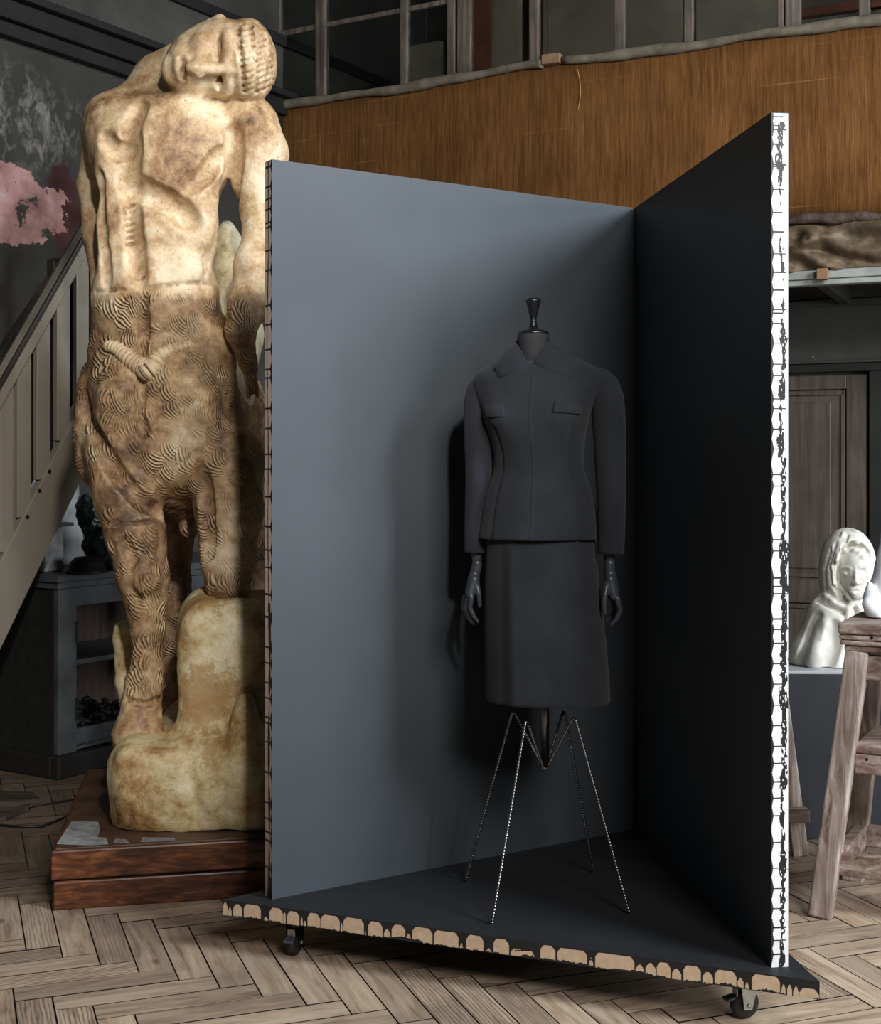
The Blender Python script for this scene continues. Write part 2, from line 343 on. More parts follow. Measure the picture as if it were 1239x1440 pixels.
# floor: herringbone planks
def floor():
    mb = MB(); xh = V((-.94, -.342, 0)); yh = V((-.342, .94, 0)); w_ = .093; L = .42; g_ = .0022
    org = V((-1.0565, 3.779, 0))-xh*w_-yh*w_
    uvs = []; cols = []
    def plank(x0, y0, lx, ly):
        pts = [(x0+g_, y0+g_), (x0+lx-g_, y0+g_), (x0+lx-g_, y0+ly-g_), (x0+g_, y0+ly-g_)]
        z = random.uniform(-.0008, .0008)
        P = [org+xh*a+yh*b+V((0, 0, z)) for a, b in pts]
        c = P[0]
        if not (-5 < c.x < 6.5 and 1.5 < c.y < 12): return
        mb.add(P[::-1], [(0, 1, 2, 3)])
        ou, ov = random.uniform(0, 50), random.uniform(0, 50); fl = random.choice((1, -1))
        q = [((b, a) if ly > lx else (a, b)) for a, b in ((0, 0), (lx, 0), (lx, ly), (0, ly))]
        uvs.extend([(fl*a+ou, b+ov) for a, b in q][::-1])
        r = (random.random()**1.4, random.random(), random.random(), 1); cols.extend([r]*4)
    for i in range(-75, 76):
        for j in range(-22, 23):
            bx = i*w_+j*L; by = i*w_-j*L
            plank(bx, by, L, w_); plank(bx, by+w_, w_, L)
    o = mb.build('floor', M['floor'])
    me = o.data; ul = me.uv_layers.new(name='uv')
    ul.data.foreach_set('uv', [c for p in uvs for c in p])
    ca = me.color_attributes.new('rnd', 'FLOAT_COLOR', 'CORNER'); ca.data.foreach_set('color', [c for p in cols for c in p])
    struct(o)
    s = MB().box((.5, 6, -.012), (12, 10, .016)).build('floor', M['gap'])
    s.name = 'floor'; struct(s)
floor()

# left wall with flaking paint
n = N('flaking_wall'); x, y, z = n.sep()[0], n.sep()[1], n.sep()[2]
ns = n.noise(3.2, 7, .68, .3); ns2 = n.noise(7, 6, .7, .5)
def ell(cx, cz, rx, rz, k=.9, nn=None):
    a = n.math('DIVIDE', n.math('SUBTRACT', x, cx), rx); b_ = n.math('DIVIDE', n.math('SUBTRACT', z, cz), rz)
    d = n.math('SQRT', n.math('ADD', n.math('MULTIPLY', a, a), n.math('MULTIPLY', b_, b_)))
    return n.math('ADD', n.math('SUBTRACT', 1.0, d), n.math('MULTIPLY', n.math('SUBTRACT', nn or ns, .5), k*4))
base = n.ramp(n.noise(2, 5, .6), [(.3, (52, 52, 49)), (.7, (70, 69, 65))])
scr = n.math('MULTIPLY', n.mask(ell(4.78, 3.13, .42, .34, .3), .0, .5), n.mask(n.noise(12, 6, .75, .6, n.map((1, 1, .6))), .48, .66))
base = n.mix(n.math('MULTIPLY', scr, .6), base, (168, 162, 158))
lo = n.mask(n.noise(5, 6, .7), .62, .66); base = n.mix(n.math('MULTIPLY', lo, .35), base, (105, 100, 95))
m2 = n.mask(ell(5.02, 2.72, .13, .24, .35, ns2), .05, .07); base = n.mix(m2, base, (74, 46, 46))
m1 = n.math('MULTIPLY', n.mask(ell(4.62, 2.70, .48, .22, .32), .08, .10), n.mask(ns2, .40, .42))
pk = n.ramp(n.noise(6, 5, .6), [(.35, (150, 108, 102)), (.55, (196, 152, 146)), (.7, (205, 190, 190))])
base = n.mix(m1, base, pk)
m3 = n.mask(ell(5.31, 3.02, .07, .11, .12, ns2), .3, .32); base = n.mix(m3, base, (178, 132, 120))
M['wallleft'] = n.done(base, .5, n.bump(ns2, .2, .01), 0, .4)
def wall_on(name, P, D, s0, s1, z0, z1, mat, th=.12):
    """wall box whose local x runs along D, front face on the plane through P"""
    D = V(D); nrm = V((-D.y, D.x, 0))
    mb = MB(); mb.hexa([(s0, 0, z0), (s1, 0, z0), (s1, th, z0), (s0, th, z0), (s0, 0, z1), (s1, 0, z1), (s1, th, z1), (s0, th, z1)])
    o = mb.build(name, mat); o.location = (P[0], P[1], 0); o.rotation_euler = (0, 0, math.atan2(D.y, D.x)); return struct(o)
o = wall_on('wall_left', (-WL*.848, WL*.53), U, 2.2, 8.6, 0, 5.2, M['wallleft'], .15)
# cornice beams on the left wall (origin on wall, u axis)
def onwall(px): p = wl(px); return p
def ubox(mb, u0, u1, v0, v1, z0, z1, mi=0):
    c = U*(u0+u1)/2+Vd*(v0+v1)/2+V((0, 0, (z0+z1)/2)); mb.box(c, (u1-u0, v1-v0, z1-z0), U, -Vd, None, mi)
mb = MB(); ubox(mb, 2.2, 8.5, -WL, -WL+.10, 3.60, 3.70); ubox(mb, 2.2, 8.5, -WL, -WL+.06, 3.53, 3.60); ubox(mb, 2.2, 8.5, -WL, -WL+.15, 3.70, 3.74)
struct(mb.build('trim_1', M['beam'], bevel=.006))
mb = MB(); ubox(mb, 2.2, 8.5, -WL, -WL+.05, 4.06, 4.13)
struct(mb.build('trim_2', M['beam'], bevel=.006))
mb = MB(); ubox(mb, 2.2, 8.5, -WL-.003, -WL+.02, 3.745, 4.06)
struct(mb.build('trim_3', M['darkpaint']))

# balcony line (parapet) : P1 - P2 - P3
hB = 2.27
def bp(px, py): Y = F*hB/(CY-py); return V(((px-CX)/F*Y, Y, 0))
P1 = bp(388, 153); P2 = bp(765, 92); P3 = bp(1239, 30)
d1 = (P2-P1).normalized(); d2 = (P3-P2).normalized(); n1 = V((-d1.y, d1.x, 0)); n2 = V((-d2.y, d2.x, 0))
P0 = P1-d1*.05; P4 = P3+d2*1.6
zt = H+hB; zb = H+352*(P3.y)/F-.01
zb = H+(CY-300)/F*P3.y
mb = MB(); rows = 14
def parapet_ring():
    pts = []
    for A, B_ in ((P0, P2), (P2, P4)):
        k = int((B_-A).length/.05)
        for i in range(k): pts.append(A.lerp(B_, i/k))
    pts.append(P4); return pts
pp = parapet_ring()
rings = []
for j in range(9):
    zz = zb+(zt-zb)*j/8
    rings.append([p+V((0, 0, zz))-n2*(.012*math.sin(i*.37)*math.sin(i*.11+1)*(1-j/9)) for i, p in enumerate(pp)])
mb.loft(rings, closed=False)
bur = mb.build('burlap_cover', M['burlap'], smooth=True, solid=-.02)
tagp(bur, 'brown burlap cloth stretched over the balcony parapet', 'cloth')
mb = MB()
mb.prism([P0+n1*.03+V((0,0,zb+.02)), P2+n1*.03+V((0,0,zb+.02)), P4+n2*.03+V((0,0,zb+.02)), P4+n2*.12+V((0,0,zb+.02)), P2+n1*.12+V((0,0,zb+.02)), P0+n1*.12+V((0,0,zb+.02))], (0, 0, zt-zb-.03))
struct(mb.build('wall_balcony', M['darkpaint']))
# rolled linen edge on top
def roll(A, B_, ph, r0=.027):
    k = 90; pts = []; rs = []
    for i in range(k+1):
        t = i/k; p = A.lerp(B_, t); s = t*(B_-A).length
        pts.append(p+V((0, 0, zt+.004+.007*math.sin(s*4.2+ph)+.004*math.sin(s*11+ph)))-n1*.012); rs.append(r0+.005*math.sin(s*6.1+ph*2)+.002*math.sin(s*23))
    return pts, rs
a, b_ = roll(P0, P2, .4); mb = MB().tube(a, b_, 14)
a, b_ = roll(P2+d2*.12, P4, 2.4); mb.tube(a, b_, 14)
tagp(mb.build('linen_roll', M['clothroll'], smooth=True), 'rolled grey linen edge along the top of the burlap parapet', 'cloth roll')
c = P2+d2*.055+V((0, 0, zt+.022))
tagp(MB().box(c-n2*.01, (.11, .07, .055), d2, n2).build('wood_block', M['block'], bevel=.004), 'small raw wooden block on the kink of the balcony rail', 'block')
th = [W(812+1.5*math.sin(t*3), 97+t*58, P2.y-.10) + V((.012*math.sin(t*3), 0, 0)) for t in [i/12 for i in range(13)]]
tagp(MB().tube(th, .0022, 6).build('loose_thread', M['thread'], smooth=True), 'loose straw-coloured thread hanging down the burlap', 'thread')

# glazed screen above the parapet
def up(px, D, P, off, z): q = onplane(px, P+off, D); q.z = z; return q
def mull(px0, px1, seg, name=None):
    D, nn, P = (d1, n1, P1) if seg == 1 else (d2, n2, P2)
    off = nn*.055
    a = up(px0, D, P, off, 0); b = up(px1, D, P, off, 0); c = (a+b)/2; wd = (b-a).length
    return MB().box((c.x, c.y, (zt-.01+5.2)/2), (wd, .05, 5.2-zt+.01), D, nn)
i = 0
win = []
for (a, b, sg) in ((384, 397, 1), (446, 460, 1), (565, 575, 1), (631, 642, 1), (645, 664, 1), (746, 759, 1), (865, 880, 2), (963, 976, 2), (1094, 1103, 2), (1105, 1127, 2), (1208, 1224, 2)):
    mm = mull(a, b, sg); win.append(mm)
for k, (rng, nm) in enumerate((((0, 4), 'window_1'), ((4, 8), 'window_2'), ((8, 11), 'window_3'))):
    pan0 = [(397, 631, 1), (664, 746, 1), (1127, 1239, 2)][k]
    root = thing(nm, None, None, (0, 0, 0)); root.location = (P1 if k == 0 else P2 if k == 1 else P3)+V((0, 0, zt)); struct(root)
    for mm in win[rng[0]:rng[1]]:
        mm.build('mullion', M['mullion'], root, bevel=.006)
    if k == 0:
        A = up(397, d1, P1, n1*.055, 0); B_ = up(446, d1, P1, n1*.055, 0); Y = A.y
        za = H+(CY-48)/F*A.y; MB().beam(A+V((0,0,za)), B_+V((0,0,za-.0)), .035, .03, (0,0,1)).build('glazing_bar', M['mullion'], root, bevel=.004)
        A = up(460, d1, P1, n1*.055, 0); B_ = up(632, d1, P1, n1*.055, 0)
        MB().beam(A+V((0,0,za)), B_+V((0,0,za)), .03, .03, (0,0,1)).build('glazing_bar', M['mullion'], root, bevel=.004)
    ga, gb = [(P1, up(640, d1, P1, n1*0, 0)), (up(650, d1, P1, n1*0, 0), P2), (P2, P4)][k]
    nn = n2 if k == 2 else n1
    MB().prism([ga+nn*.05+V((0,0,zt+.02)), gb+nn*.05+V((0,0,zt+.02)), gb+nn*.054+V((0,0,zt+.02)), ga+nn*.054+V((0,0,zt+.02))], (0, 0, 5.15-zt-.02)).build('glass_pane', M['glass'], root)
# room behind the glazing
Q0 = P0+n1*2.0; Q2 = P2+n2*1.9; Q4 = P4+n2*1.9
mb = MB(); mb.prism([Q0, Q2, Q4, Q4+n2*.1, Q2+n2*.1, Q0+n2*.1], (0, 0, 5.4)); struct(mb.build('wall_back', M['innerdark']))
mb = MB(); mb.prism([P0-n1*.0, P2, P4, Q4, Q2, Q0], (0, 0, .06)); o = struct(mb.build('ceiling', M['darkpaint'])); o.location = (0, 0, 5.2)
mb = MB(); mb.prism([P0+n1*.13, P2+n1*.13, P4+n2*.13, Q4, Q2, Q0], (0, 0, .08)); o = struct(mb.build('floor', M['darkpaint'])); o.location = (0, 0, zb-.02)
# frames standing in the upper room
def upper_panel(pxa, pxb, zlo, zhi, dep, m, name, lab, cat, sg):
    D, nn, P = (d1, n1, P1) if sg == 1 else (d2, n2, P2)
    a = up(pxa, D, P, nn*dep, 0); b = up(pxb, D, P, nn*dep, 0); c = (a+b)/2
    o = MB().box((c.x, c.y, (zlo+zhi)/2), ((b-a).length, .04, zhi-zlo), D, nn).build(name, m, bevel=.004); return tagp(o, lab, cat)
zf = zb+.06
for px0, px1, lab in ((664, 690, 'dark red-brown post behind the glass beside the wide mullion'),):
    upper_panel(px0, px1, zf, 5.1, .5, M['redwood'], 'wooden_post', lab, 'post', 1)
upper_panel(690, 733, zf, 5.1, .6, M['inner'], 'wall_board', 'pale upright board behind the balcony glass next to a red-brown post', 'board', 1)
upper_panel(576, 622, zf, 4.15, .7, M['inner'], 'screen_board', 'dim brown board behind the glass left of the wide mullion', 'board', 1)
upper_panel(765, 960, zf, 5.1, 1.2, M['inner'], 'partition_board', 'wide dim grey board behind the middle of the balcony glass', 'board', 2)
upper_panel(980, 1094, zf+.25, 5.1, 1.2, M['inner'], 'partition_board', 'dim grey board behind the glass right of two slim mullions', 'board', 2)
A = up(664, d1, P1, n1*.3, zt+.05); B_ = up(752, d1, P1, n1*.3, zt+.05)
tagp(MB().beam(A, B_, .09, .05, (0,0,1)).build('sill_board', M['redwood'], bevel=.004), 'dark red-brown sill board behind the glass above the burlap', 'board')
A = up(1127, d2, P2, n2*.3, zt+.19); B_ = up(1300, d2, P2, n2*.3, zt+.19)
tagp(MB().beam(A, B_, .05, .05, (0,0,1)).build('glazing_rail', M['redwood'], bevel=.004), 'reddish rail behind the right end of the balcony glass', 'rail')

# below the balcony
Rw = 1.05
R0 = P0+n1*Rw; R2 = P2+n2*Rw; R4 = P4+n2*Rw
n = N('wall_under_balcony'); f1 = n.noise(2.3, 5); f2 = n.noise(5, 6, .7)
bc = n.ramp(f1, [(.3, (66, 66, 62)), (.7, (92, 91, 86))]); bc = n.mix(n.mask(f2, .66, .68), bc, (176, 132, 124))
M['wallunder'] = n.done(bc, .6, n.bump(f2, .2, .01))
mb = MB(); mb.prism([R0, R2, R4, R4+n2*.1, R2+n2*.1, R0+n1*.1], (0, 0, zb)); struct(mb.build('wall_back', M['wallunder']))
mb = MB(); mb.prism([P0, P2, P4, R4, R2, R0], (0, 0, .05)); o = struct(mb.build('ceiling', M['darkpaint'])); o.location = (0, 0, zb-.05)

# carved frieze, branch and white beam under the parapet
FA = onplane(775, P2, d2); FB = P4
def frieze():
    mb = MB(); n_ = 420; m_ = 40; Ln = (FB-FA).length; z1 = zb-.035; z0 = zb-.27; rings = []
    for j in range(m_+1):
        t = j/m_; z = z0+(z1-z0)*t; r = []
        for i in range(n_+1):
            s = i/n_*Ln; q = FA+d2*s
            ph = (s-.42)*6.5; sw = .5+.5*math.sin(ph)
            fold = .022*math.sin(9*(t*1.1+.55*math.sin(ph*.9)))*(1-.5*t) + .030*math.exp(-((t-.55-.3*math.sin(ph*.8+1))/.16)**2) - .02*math.exp(-((t-.25-.2*math.cos(ph))/.08)**2)
            curl = .035*math.exp(-(((s % .52)-.40)/.055)**2-((t-.66)/.22)**2)*(1+.4*math.sin(70*math.hypot((s % .52)-.40, (t-.66)*.2)))
            e = .02*math.sin(math.pi*min(1, max(0, t)))
            r.append(q+V((0, 0, z))-n2*(.01+e+fold+curl))
        rings.append(r)
    mb.loft(rings, closed=False)
    o = mb.build('carved_frieze', M['carved'], smooth=True, solid=-.03); tagp(o, 'carved old wooden frieze with drapery folds hanging below the burlap', 'frieze')
    pts = []; rs = []
    for i in range(120):
        s = i/119*Ln; pts.append(FA+d2*s+V((0, 0, zb-.018+.012*math.sin(s*5.5)+.004*math.sin(s*23)))-n2*.03); rs.append(.024+.005*math.sin(s*9)+.003*math.sin(s*41))
    mb = MB().tube(pts, rs, 12)
    tagp(mb.build('branch', M['logwood'], smooth=True), 'rough bark-covered branch between burlap and carved frieze', 'branch')
frieze()
zw = H+(CY-386)/F*7.02
c = (FA+FB)/2; Ln = (FB-FA).length
mb = MB().box((c.x+n2.x*.03, c.y+n2.y*.03, zw+.01), (Ln, .06, .045), d2, n2); mb.box((c.x+n2.x*.05, c.y+n2.y*.05, zw-.028), (Ln, .07, .03), d2, n2)
tagp(mb.build('painted_rail', M['whitebeam'], bevel=.004), 'chipped white painted rail below the carved frieze', 'rail')
q = onplane(1157, P2-n2*.03, d2)
tagp(MB().box((q.x, q.y, zw+.005), (.055, .05, .058), d2, n2).build('wood_block', M['block'], bevel=.003), 'raw wood block nailed to the white rail below the frieze', 'block')
for k, (s_, lab) in enumerate(((.25, 'dark ceiling joist running back from the white rail, behind the wood block'), (.75, 'dark ceiling joist running back from the white rail at the right frame edge'), (-.3, 'dark ceiling joist hidden behind the tall white-edged panel'))):
    a = onplane(1150, P2, d2)+d2*(s_-.25)+n2*.09; b = a+n2*(Rw-.12)
    tagp(MB().beam(a+V((0,0,zw+.01)), b+V((0,0,zw+.01)), .06, .10, tuple(d2)).build('ceiling_joist', M['darkpaint'], bevel=.004), lab, 'joist')
# mouldings and door on the wall below the balcony
def onback(px, off=0): return onplane(px, P2+n2*(Rw-off), d2)
def bbox(px0, px1, z0, z1, off, th, mat, name, parent=None, bev=.004):
    a = onback(px0, off); b = onback(px1, off); a = onback(px0); b = onback(px1); c = (a+b)/2-n2*(off-th/2)
    return MB().box((c.x, c.y, (z0+z1)/2), ((b-a).length, th, z1-z0), d2, n2).build(name, mat, parent, bevel=bev)
Yd = onback(1165).y
zz = lambda py: H+(CY-py)/F*Yd
struct(bbox(800, 1330, zz(432), zz(422), .03, .04, M['darkpaint'], 'trim_4'))
struct(bbox(800, 1330, zz(524), zz(512), .06, .07, M['beam'], 'trim_5'))
struct(bbox(800, 1330, zz(512), zz(508), .08, .09, M['darkpaint'], 'trim_6'))
o = bbox(1224, 1242, 0, zz(524), .06, .07, M['beam'], 'trim_7'); struct(o)
dr = thing('door_1', None, None, onback(1150)); struct(dr)
bbox(1030, 1221, .02, zz(528), .03, .03, M['door'], 'door_leaf', dr)
for (a, b, y0, y1, nm) in ((1192, 1219, 528, 1040, 'stile'), (1032, 1192, 528, 548, 'rail'), (1032, 1192, 815, 848, 'rail'), (1032, 1192, 1000, 1040, 'rail')):
    bbox(a, b, max(.03, zz(y1)), zz(y0)-.003, .052, .024, M['door'], nm, dr)
for (a, b, y0, y1) in ((1040, 1190, 550, 556), (1184, 1190, 550, 812), (1040, 1190, 806, 812), (1040, 1190, 850, 856), (1184, 1190, 850, 996)):
    bbox(a, b, zz(y1), zz(y0), .044, .016, M['door'], 'moulding', dr, .003)
bbox(1040, 1170, zz(800), zz(566), .040, .012, M['door'], 'door_panel', dr, .006)
bbox(1040, 1170, zz(990), zz(864), .040, .012, M['door'], 'door_panel', dr, .006)

# ---------------------------------------------------------------- staircase
SV = -4.45
def st(px, py, v=SV):
    q = onplane(px, Vd*v, U); return (q.dot(U), H+(CY-py)/F*q.y)
def uv3(u, v, z): return U*u+Vd*v+V((0, 0, z))
def line(a, b):
    k = (b[1]-a[1])/(b[0]-a[0]); return lambda u: a[1]+k*(u-a[0]), k
top_, kt = line(st(0, 791), st(103, 590)); bot_, kb = line(st(0, 915), st(116, 672)); rail_, kr = line(st(0, 553), st(125, 333))
stair = thing('staircase', 'steep grey painted wooden staircase with flat balusters along the left wall', 'staircase', uv3(3.6, SV, 0))
ue = st(212, 400)[0]
def inv(f, k, z): return 4.0+(z-f(4.0))/k
for v in (SV,):
    mb = MB(); ub = inv(bot_, kb, .0); ut = inv(top_, kt, .0)
    poly = [uv3(ut, v, 0), uv3(ub, v, 0), uv3(ue, v, bot_(ue)), uv3(ue, v, top_(ue))]
    mb.prism(poly, -Vd*.04); mb.build('stringer', M['stair'], stair, bevel=.004)
    for (du, dz) in ((0, 0),):
        a = uv3(ut+.15, v-.02, rail_(ut+.15)); b = uv3(ue, v-.02, rail_(ue))
        MB().beam(a, b, .055, .075, tuple(Vd)).build('handrail', M['stairdark'] if v < -5 else M['stair'], stair, bevel=.008)
        a2 = a+V((0, 0, .045)); b2 = b+V((0, 0, .045))
        MB().beam(a2, b2, .075, .022, tuple(Vd)).build('handrail_cap', M['stairdark'], stair, bevel=.006)
k = 0
us = [st(p, 600)[0] for p in (11, 36, 63, 91, 118)]
du = (us[-1]-us[0])/4
us = [us[0]-du*i for i in range(5, 0, -1)]+us+[us[-1]+du*i for i in range(1, 7)]
for u in us:
    z0 = top_(u)-.02; z1 = rail_(u)
    if z0 < -.05 or z1 < .3: continue
    MB().beam(uv3(u, SV-.02, max(z0, 0)), uv3(u, SV-.02, z1), .028, .072, tuple(Vd)).build('baluster', M['stair'], stair, bevel=.003)
ul = inv(rail_, kr, .75)
MB().prism([uv3(ul, SV-.075, top_(ul)-.03), uv3(ue, SV-.075, top_(ue)-.03), uv3(ue, SV-.075, rail_(ue)-.03), uv3(ul, SV-.075, rail_(ul)-.03)], -Vd*.02).build('backing_board', M['beam'], stair, label='black board behind the balusters')
fr = [st(-40, 572, -5.2), st(76, 392, -5.2)]
MB().beam(uv3(fr[0][0], -5.2, fr[0][1]), uv3(fr[1][0], -5.2, fr[1][1]-.02), .05, .09, tuple(Vd)).build('handrail', M['stairdark'], stair, bevel=.006)
MB().beam(uv3(fr[1][0], -5.2, .0), uv3(fr[1][0], -5.2, fr[1][1]+.10), .05, .05, tuple(Vd)).build('newel_post', M['stairdark'], stair, bevel=.004)
z = .19
while z < 2.8:
    u = inv(top_, kt, z+.03)+.07
    mb = MB(); c = uv3(u+.02, (SV-5.14)/2-.06, z); mb.box(c, (.19, .60, .03), U, -Vd); mb.build('tread', M['stairdark'], stair, bevel=.004); z += .20
for p in ((69, 663), (55, 690), (38, 727)):
    u, z = st(*p); MB().lathe([(.001, .0), (.009, .002), (.008, .006), (.001, .007)], uv3(u, SV, z)+Vd*.0, tuple(Vd), 12).build('bolt', M['black'], stair)

# ---------------------------------------------------------------- cabinet under the stair
K = V((-1.67, 5.91, 0)); ku = K.dot(U); kv = K.dot(Vd)
cab = thing('cabinet', 'worn blue-grey cabinet without door standing behind the centaur statue', 'cabinet', K)
def cb(name, u0, u1, v0, v1, z0, z1, m, bev=.004, lab=None):
    mb = MB(); ubox(mb, ku+u0, ku+u1, kv+v0, kv+v1, z0, z1); return mb.build(name, m, cab, bevel=bev, label=lab)
cw = 1.75; cd = -.52; zc = .86
cb('worktop', -.03, cw+.03, cd-.02, .03, zc, zc+.032, M['cab'])
cb('worktop_moulding', -.015, cw, cd, .015, zc-.03, zc, M['cab'])
cb('side_panel', 0, .03, cd, -.03, .03, zc-.03, M['cabdark'], lab='dark left side of the cabinet')
cb('side_panel', cw-.03, cw, cd, -.03, .03, zc-.03, M['cab'])
cb('back_panel', .03, cw-.03, cd, cd+.02, .03, zc-.03, M['cabwood'], lab='bare brown boards inside the cabinet')
cb('bottom_board', .0, cw, cd+.02, -.03, .10, .13, M['cab'])
cb('shelf', .03, cw-.03, cd+.03, -.04, .475, .50, M['cab'])
for (a, b) in ((0, .105), (.78, .88), (cw-.10, cw)): cb('stile', a, b, -.03, 0, .10, zc-.03, M['cab'])
cb('top_rail', .105, cw-.1, -.03, -.002, zc-.115, zc-.03, M['cab'])
cb('bottom_rail', .105, cw-.1, -.03, -.002, .13, .20, M['cab'])
cb('plinth_board', -.03, cw, -.02, .03, 0, .10, M['beam'], .01)
cb('plinth_board', -.03, 0, cd, -.02, 0, .10, M['beam'], .01)
for z0 in (.24, .58): cb('hinge', .095, .112, -.004, .004, z0, z0+.10, M['black'], .001)

# ---------------------------------------------------------------- sculpting by signed distance + surface nets
class Clay:
    def __init__(s, lo, hi, h):
        s.h = h; s.lo = np.array(lo, float); s.n = (np.ceil((np.array(hi)-s.lo)/h)).astype(int)+1
        s.f = np.full(s.n, 10., np.float32)
        s.ax = [(s.lo[i]+h*np.arange(s.n[i])).astype(np.float32) for i in range(3)]
    def sub(s, lo, hi):
        a = np.maximum(np.floor((np.array(lo)-s.lo)/s.h).astype(int), 0); b = np.minimum(np.ceil((np.array(hi)-s.lo)/s.h).astype(int)+1, s.n)
        sl = tuple(slice(i, max(i, j)) for i, j in zip(a, b))
        return sl, s.ax[0][sl[0]][:, None, None], s.ax[1][sl[1]][None, :, None], s.ax[2][sl[2]][None, None, :]
    def comb(s, sl, d, k, op):
        a = s.f[sl]
        if op == 'add':
            hh = np.clip(.5+.5*(a-d)/k, 0, 1); s.f[sl] = a+(d-a)*hh-k*hh*(1-hh)
        else:
            d = -d; hh = np.clip(.5-.5*(a-d)/k, 0, 1); s.f[sl] = a+(d-a)*hh+k*hh*(1-hh)
    def cap(s, a, b, ra, rb, k=.03, op='add'):
        a = np.array(a, float); b = np.array(b, float); R = max(ra, rb)+2*k+2*s.h
        sl, x, y, z = s.sub(np.minimum(a, b)-R, np.maximum(a, b)+R); ba = b-a; L2 = max(ba@ba, 1e-9)
        t = np.clip(((x-a[0])*ba[0]+(y-a[1])*ba[1]+(z-a[2])*ba[2])/L2, 0, 1)
        d = np.sqrt((x-a[0]-t*ba[0])**2+(y-a[1]-t*ba[1])**2+(z-a[2]-t*ba[2])**2)-(ra+(rb-ra)*t)
        s.comb(sl, d.astype(np.float32), k, op)
    def chain(s, pts, k=.03, op='add'):
        for p, q in zip(pts[:-1], pts[1:]): s.cap(p[0], q[0], p[1], q[1], k, op)
    def ell(s, c, r, k=.03, op='add', rot=None):
        c = np.array(c, float); r = np.array(r, float); R = max(r)+2*k+2*s.h
        ext = r+2*k+2*s.h if rot is None else np.array([R]*3)
        sl, x, y, z = s.sub(c-ext, c+ext); x = x-c[0]; y = y-c[1]; z = z-c[2]
        if rot is not None:
            m = np.array(rot.transposed()); x, y, z = (m[0,0]*x+m[0,1]*y+m[0,2]*z, m[1,0]*x+m[1,1]*y+m[1,2]*z, m[2,0]*x+m[2,1]*y+m[2,2]*z)
        k0 = np.sqrt((x/r[0])**2+(y/r[1])**2+(z/r[2])**2); k1 = np.sqrt((x/r[0]**2)**2+(y/r[1]**2)**2+(z/r[2]**2)**2)+1e-6
        s.comb(sl, (k0*(k0-1)/k1).astype(np.float32), k, op)
    def box(s, c, r, rd, k=.03, op='add', rot=None):
        c = np.array(c, float); r = np.array(r, float); R = np.linalg.norm(r)+2*k+2*s.h
        sl, x, y, z = s.sub(c-R, c+R); x = x-c[0]; y = y-c[1]; z = z-c[2]
        if rot is not None:
            m = np.array(rot.transposed()); x, y, z = (m[0,0]*x+m[0,1]*y+m[0,2]*z, m[1,0]*x+m[1,1]*y+m[1,2]*z, m[2,0]*x+m[2,1]*y+m[2,2]*z)
        qx = np.abs(x)-r[0]+rd; qy = np.abs(y)-r[1]+rd; qz = np.abs(z)-r[2]+rd
        d = np.sqrt(np.maximum(qx, 0)**2+np.maximum(qy, 0)**2+np.maximum(qz, 0)**2)+np.minimum(np.maximum(qx, np.maximum(qy, qz)), 0)-rd
        s.comb(sl, d.astype(np.float32), k, op)
    def surf(s, px, py, back=0.0):
        """first hit of the clay along a measured sight line, then 'back' metres deeper"""
        y = s.ax[1][:-1]; X = (px-CX)/F*y; Z = H+(CY-py)/F*y
        i = np.round((X-s.lo[0])/s.h).astype(int); k = np.round((Z-s.lo[2])/s.h).astype(int)
        ok = (i >= 0) & (i < s.n[0]) & (k >= 0) & (k < s.n[2]); j = np.arange(len(y))
        v = np.where(ok, s.f[np.clip(i, 0, s.n[0]-1), j, np.clip(k, 0, s.n[2]-1)], 9.)
        hit = np.where(v < 0)[0]; Y = y[hit[0]] if len(hit) else y[np.argmin(v)]
        return W(px, py, float(Y)+back)
    def groove(s, pts, r, k=.012, back=0.0, op='sub', n=10):
        P_ = []
        for (a, b) in zip(pts[:-1], pts[1:]):
            for i in range(n): P_.append((a[0]+(b[0]-a[0])*i/n, a[1]+(b[1]-a[1])*i/n))
        P_.append(pts[-1]); Q = [s.surf(x, y, back) for x, y in P_]
        for a, b in zip(Q[:-1], Q[1:]):
            if (a-b).length < .08: s.cap(a, b, r, r, k, op)
    def mesh(s):
        f = s.f; nx, ny, nz = s.n
        neg = f < 0
        cnt = np.zeros((nx-1, ny-1, nz-1), np.int8)
        for i in (0, 1):
            for j in (0, 1):
                for k in (0, 1): cnt += neg[i:nx-1+i, j:ny-1+j, k:nz-1+k]
        act = np.argwhere((cnt > 0) & (cnt < 8)); I, J, Kk = act.T
        idx = np.full((nx-1, ny-1, nz-1), -1, np.int32); idx[I, J, Kk] = np.arange(len(I))
        acc = np.zeros((len(I), 3)); w_ = np.zeros(len(I)); co = [(i, j, k) for i in (0, 1) for j in (0, 1) for k in (0, 1)]
        for a in co:
            for b in co:
                if a < b and sum(abs(p-q) for p, q in zip(a, b)) == 1:
                    fa = f[I+a[0], J+a[1], Kk+a[2]]; fb = f[I+b[0], J+b[1], Kk+b[2]]; m = (fa < 0) != (fb < 0)
                    t = np.where(m, fa/(fa-fb+1e-12), 0)
                    for d in range(3): acc[:, d] += np.where(m, a[d]+t*(b[d]-a[d]), 0)
                    w_ += m
        v = (acc/w_[:, None]+act)*s.h+s.lo
        fs = []
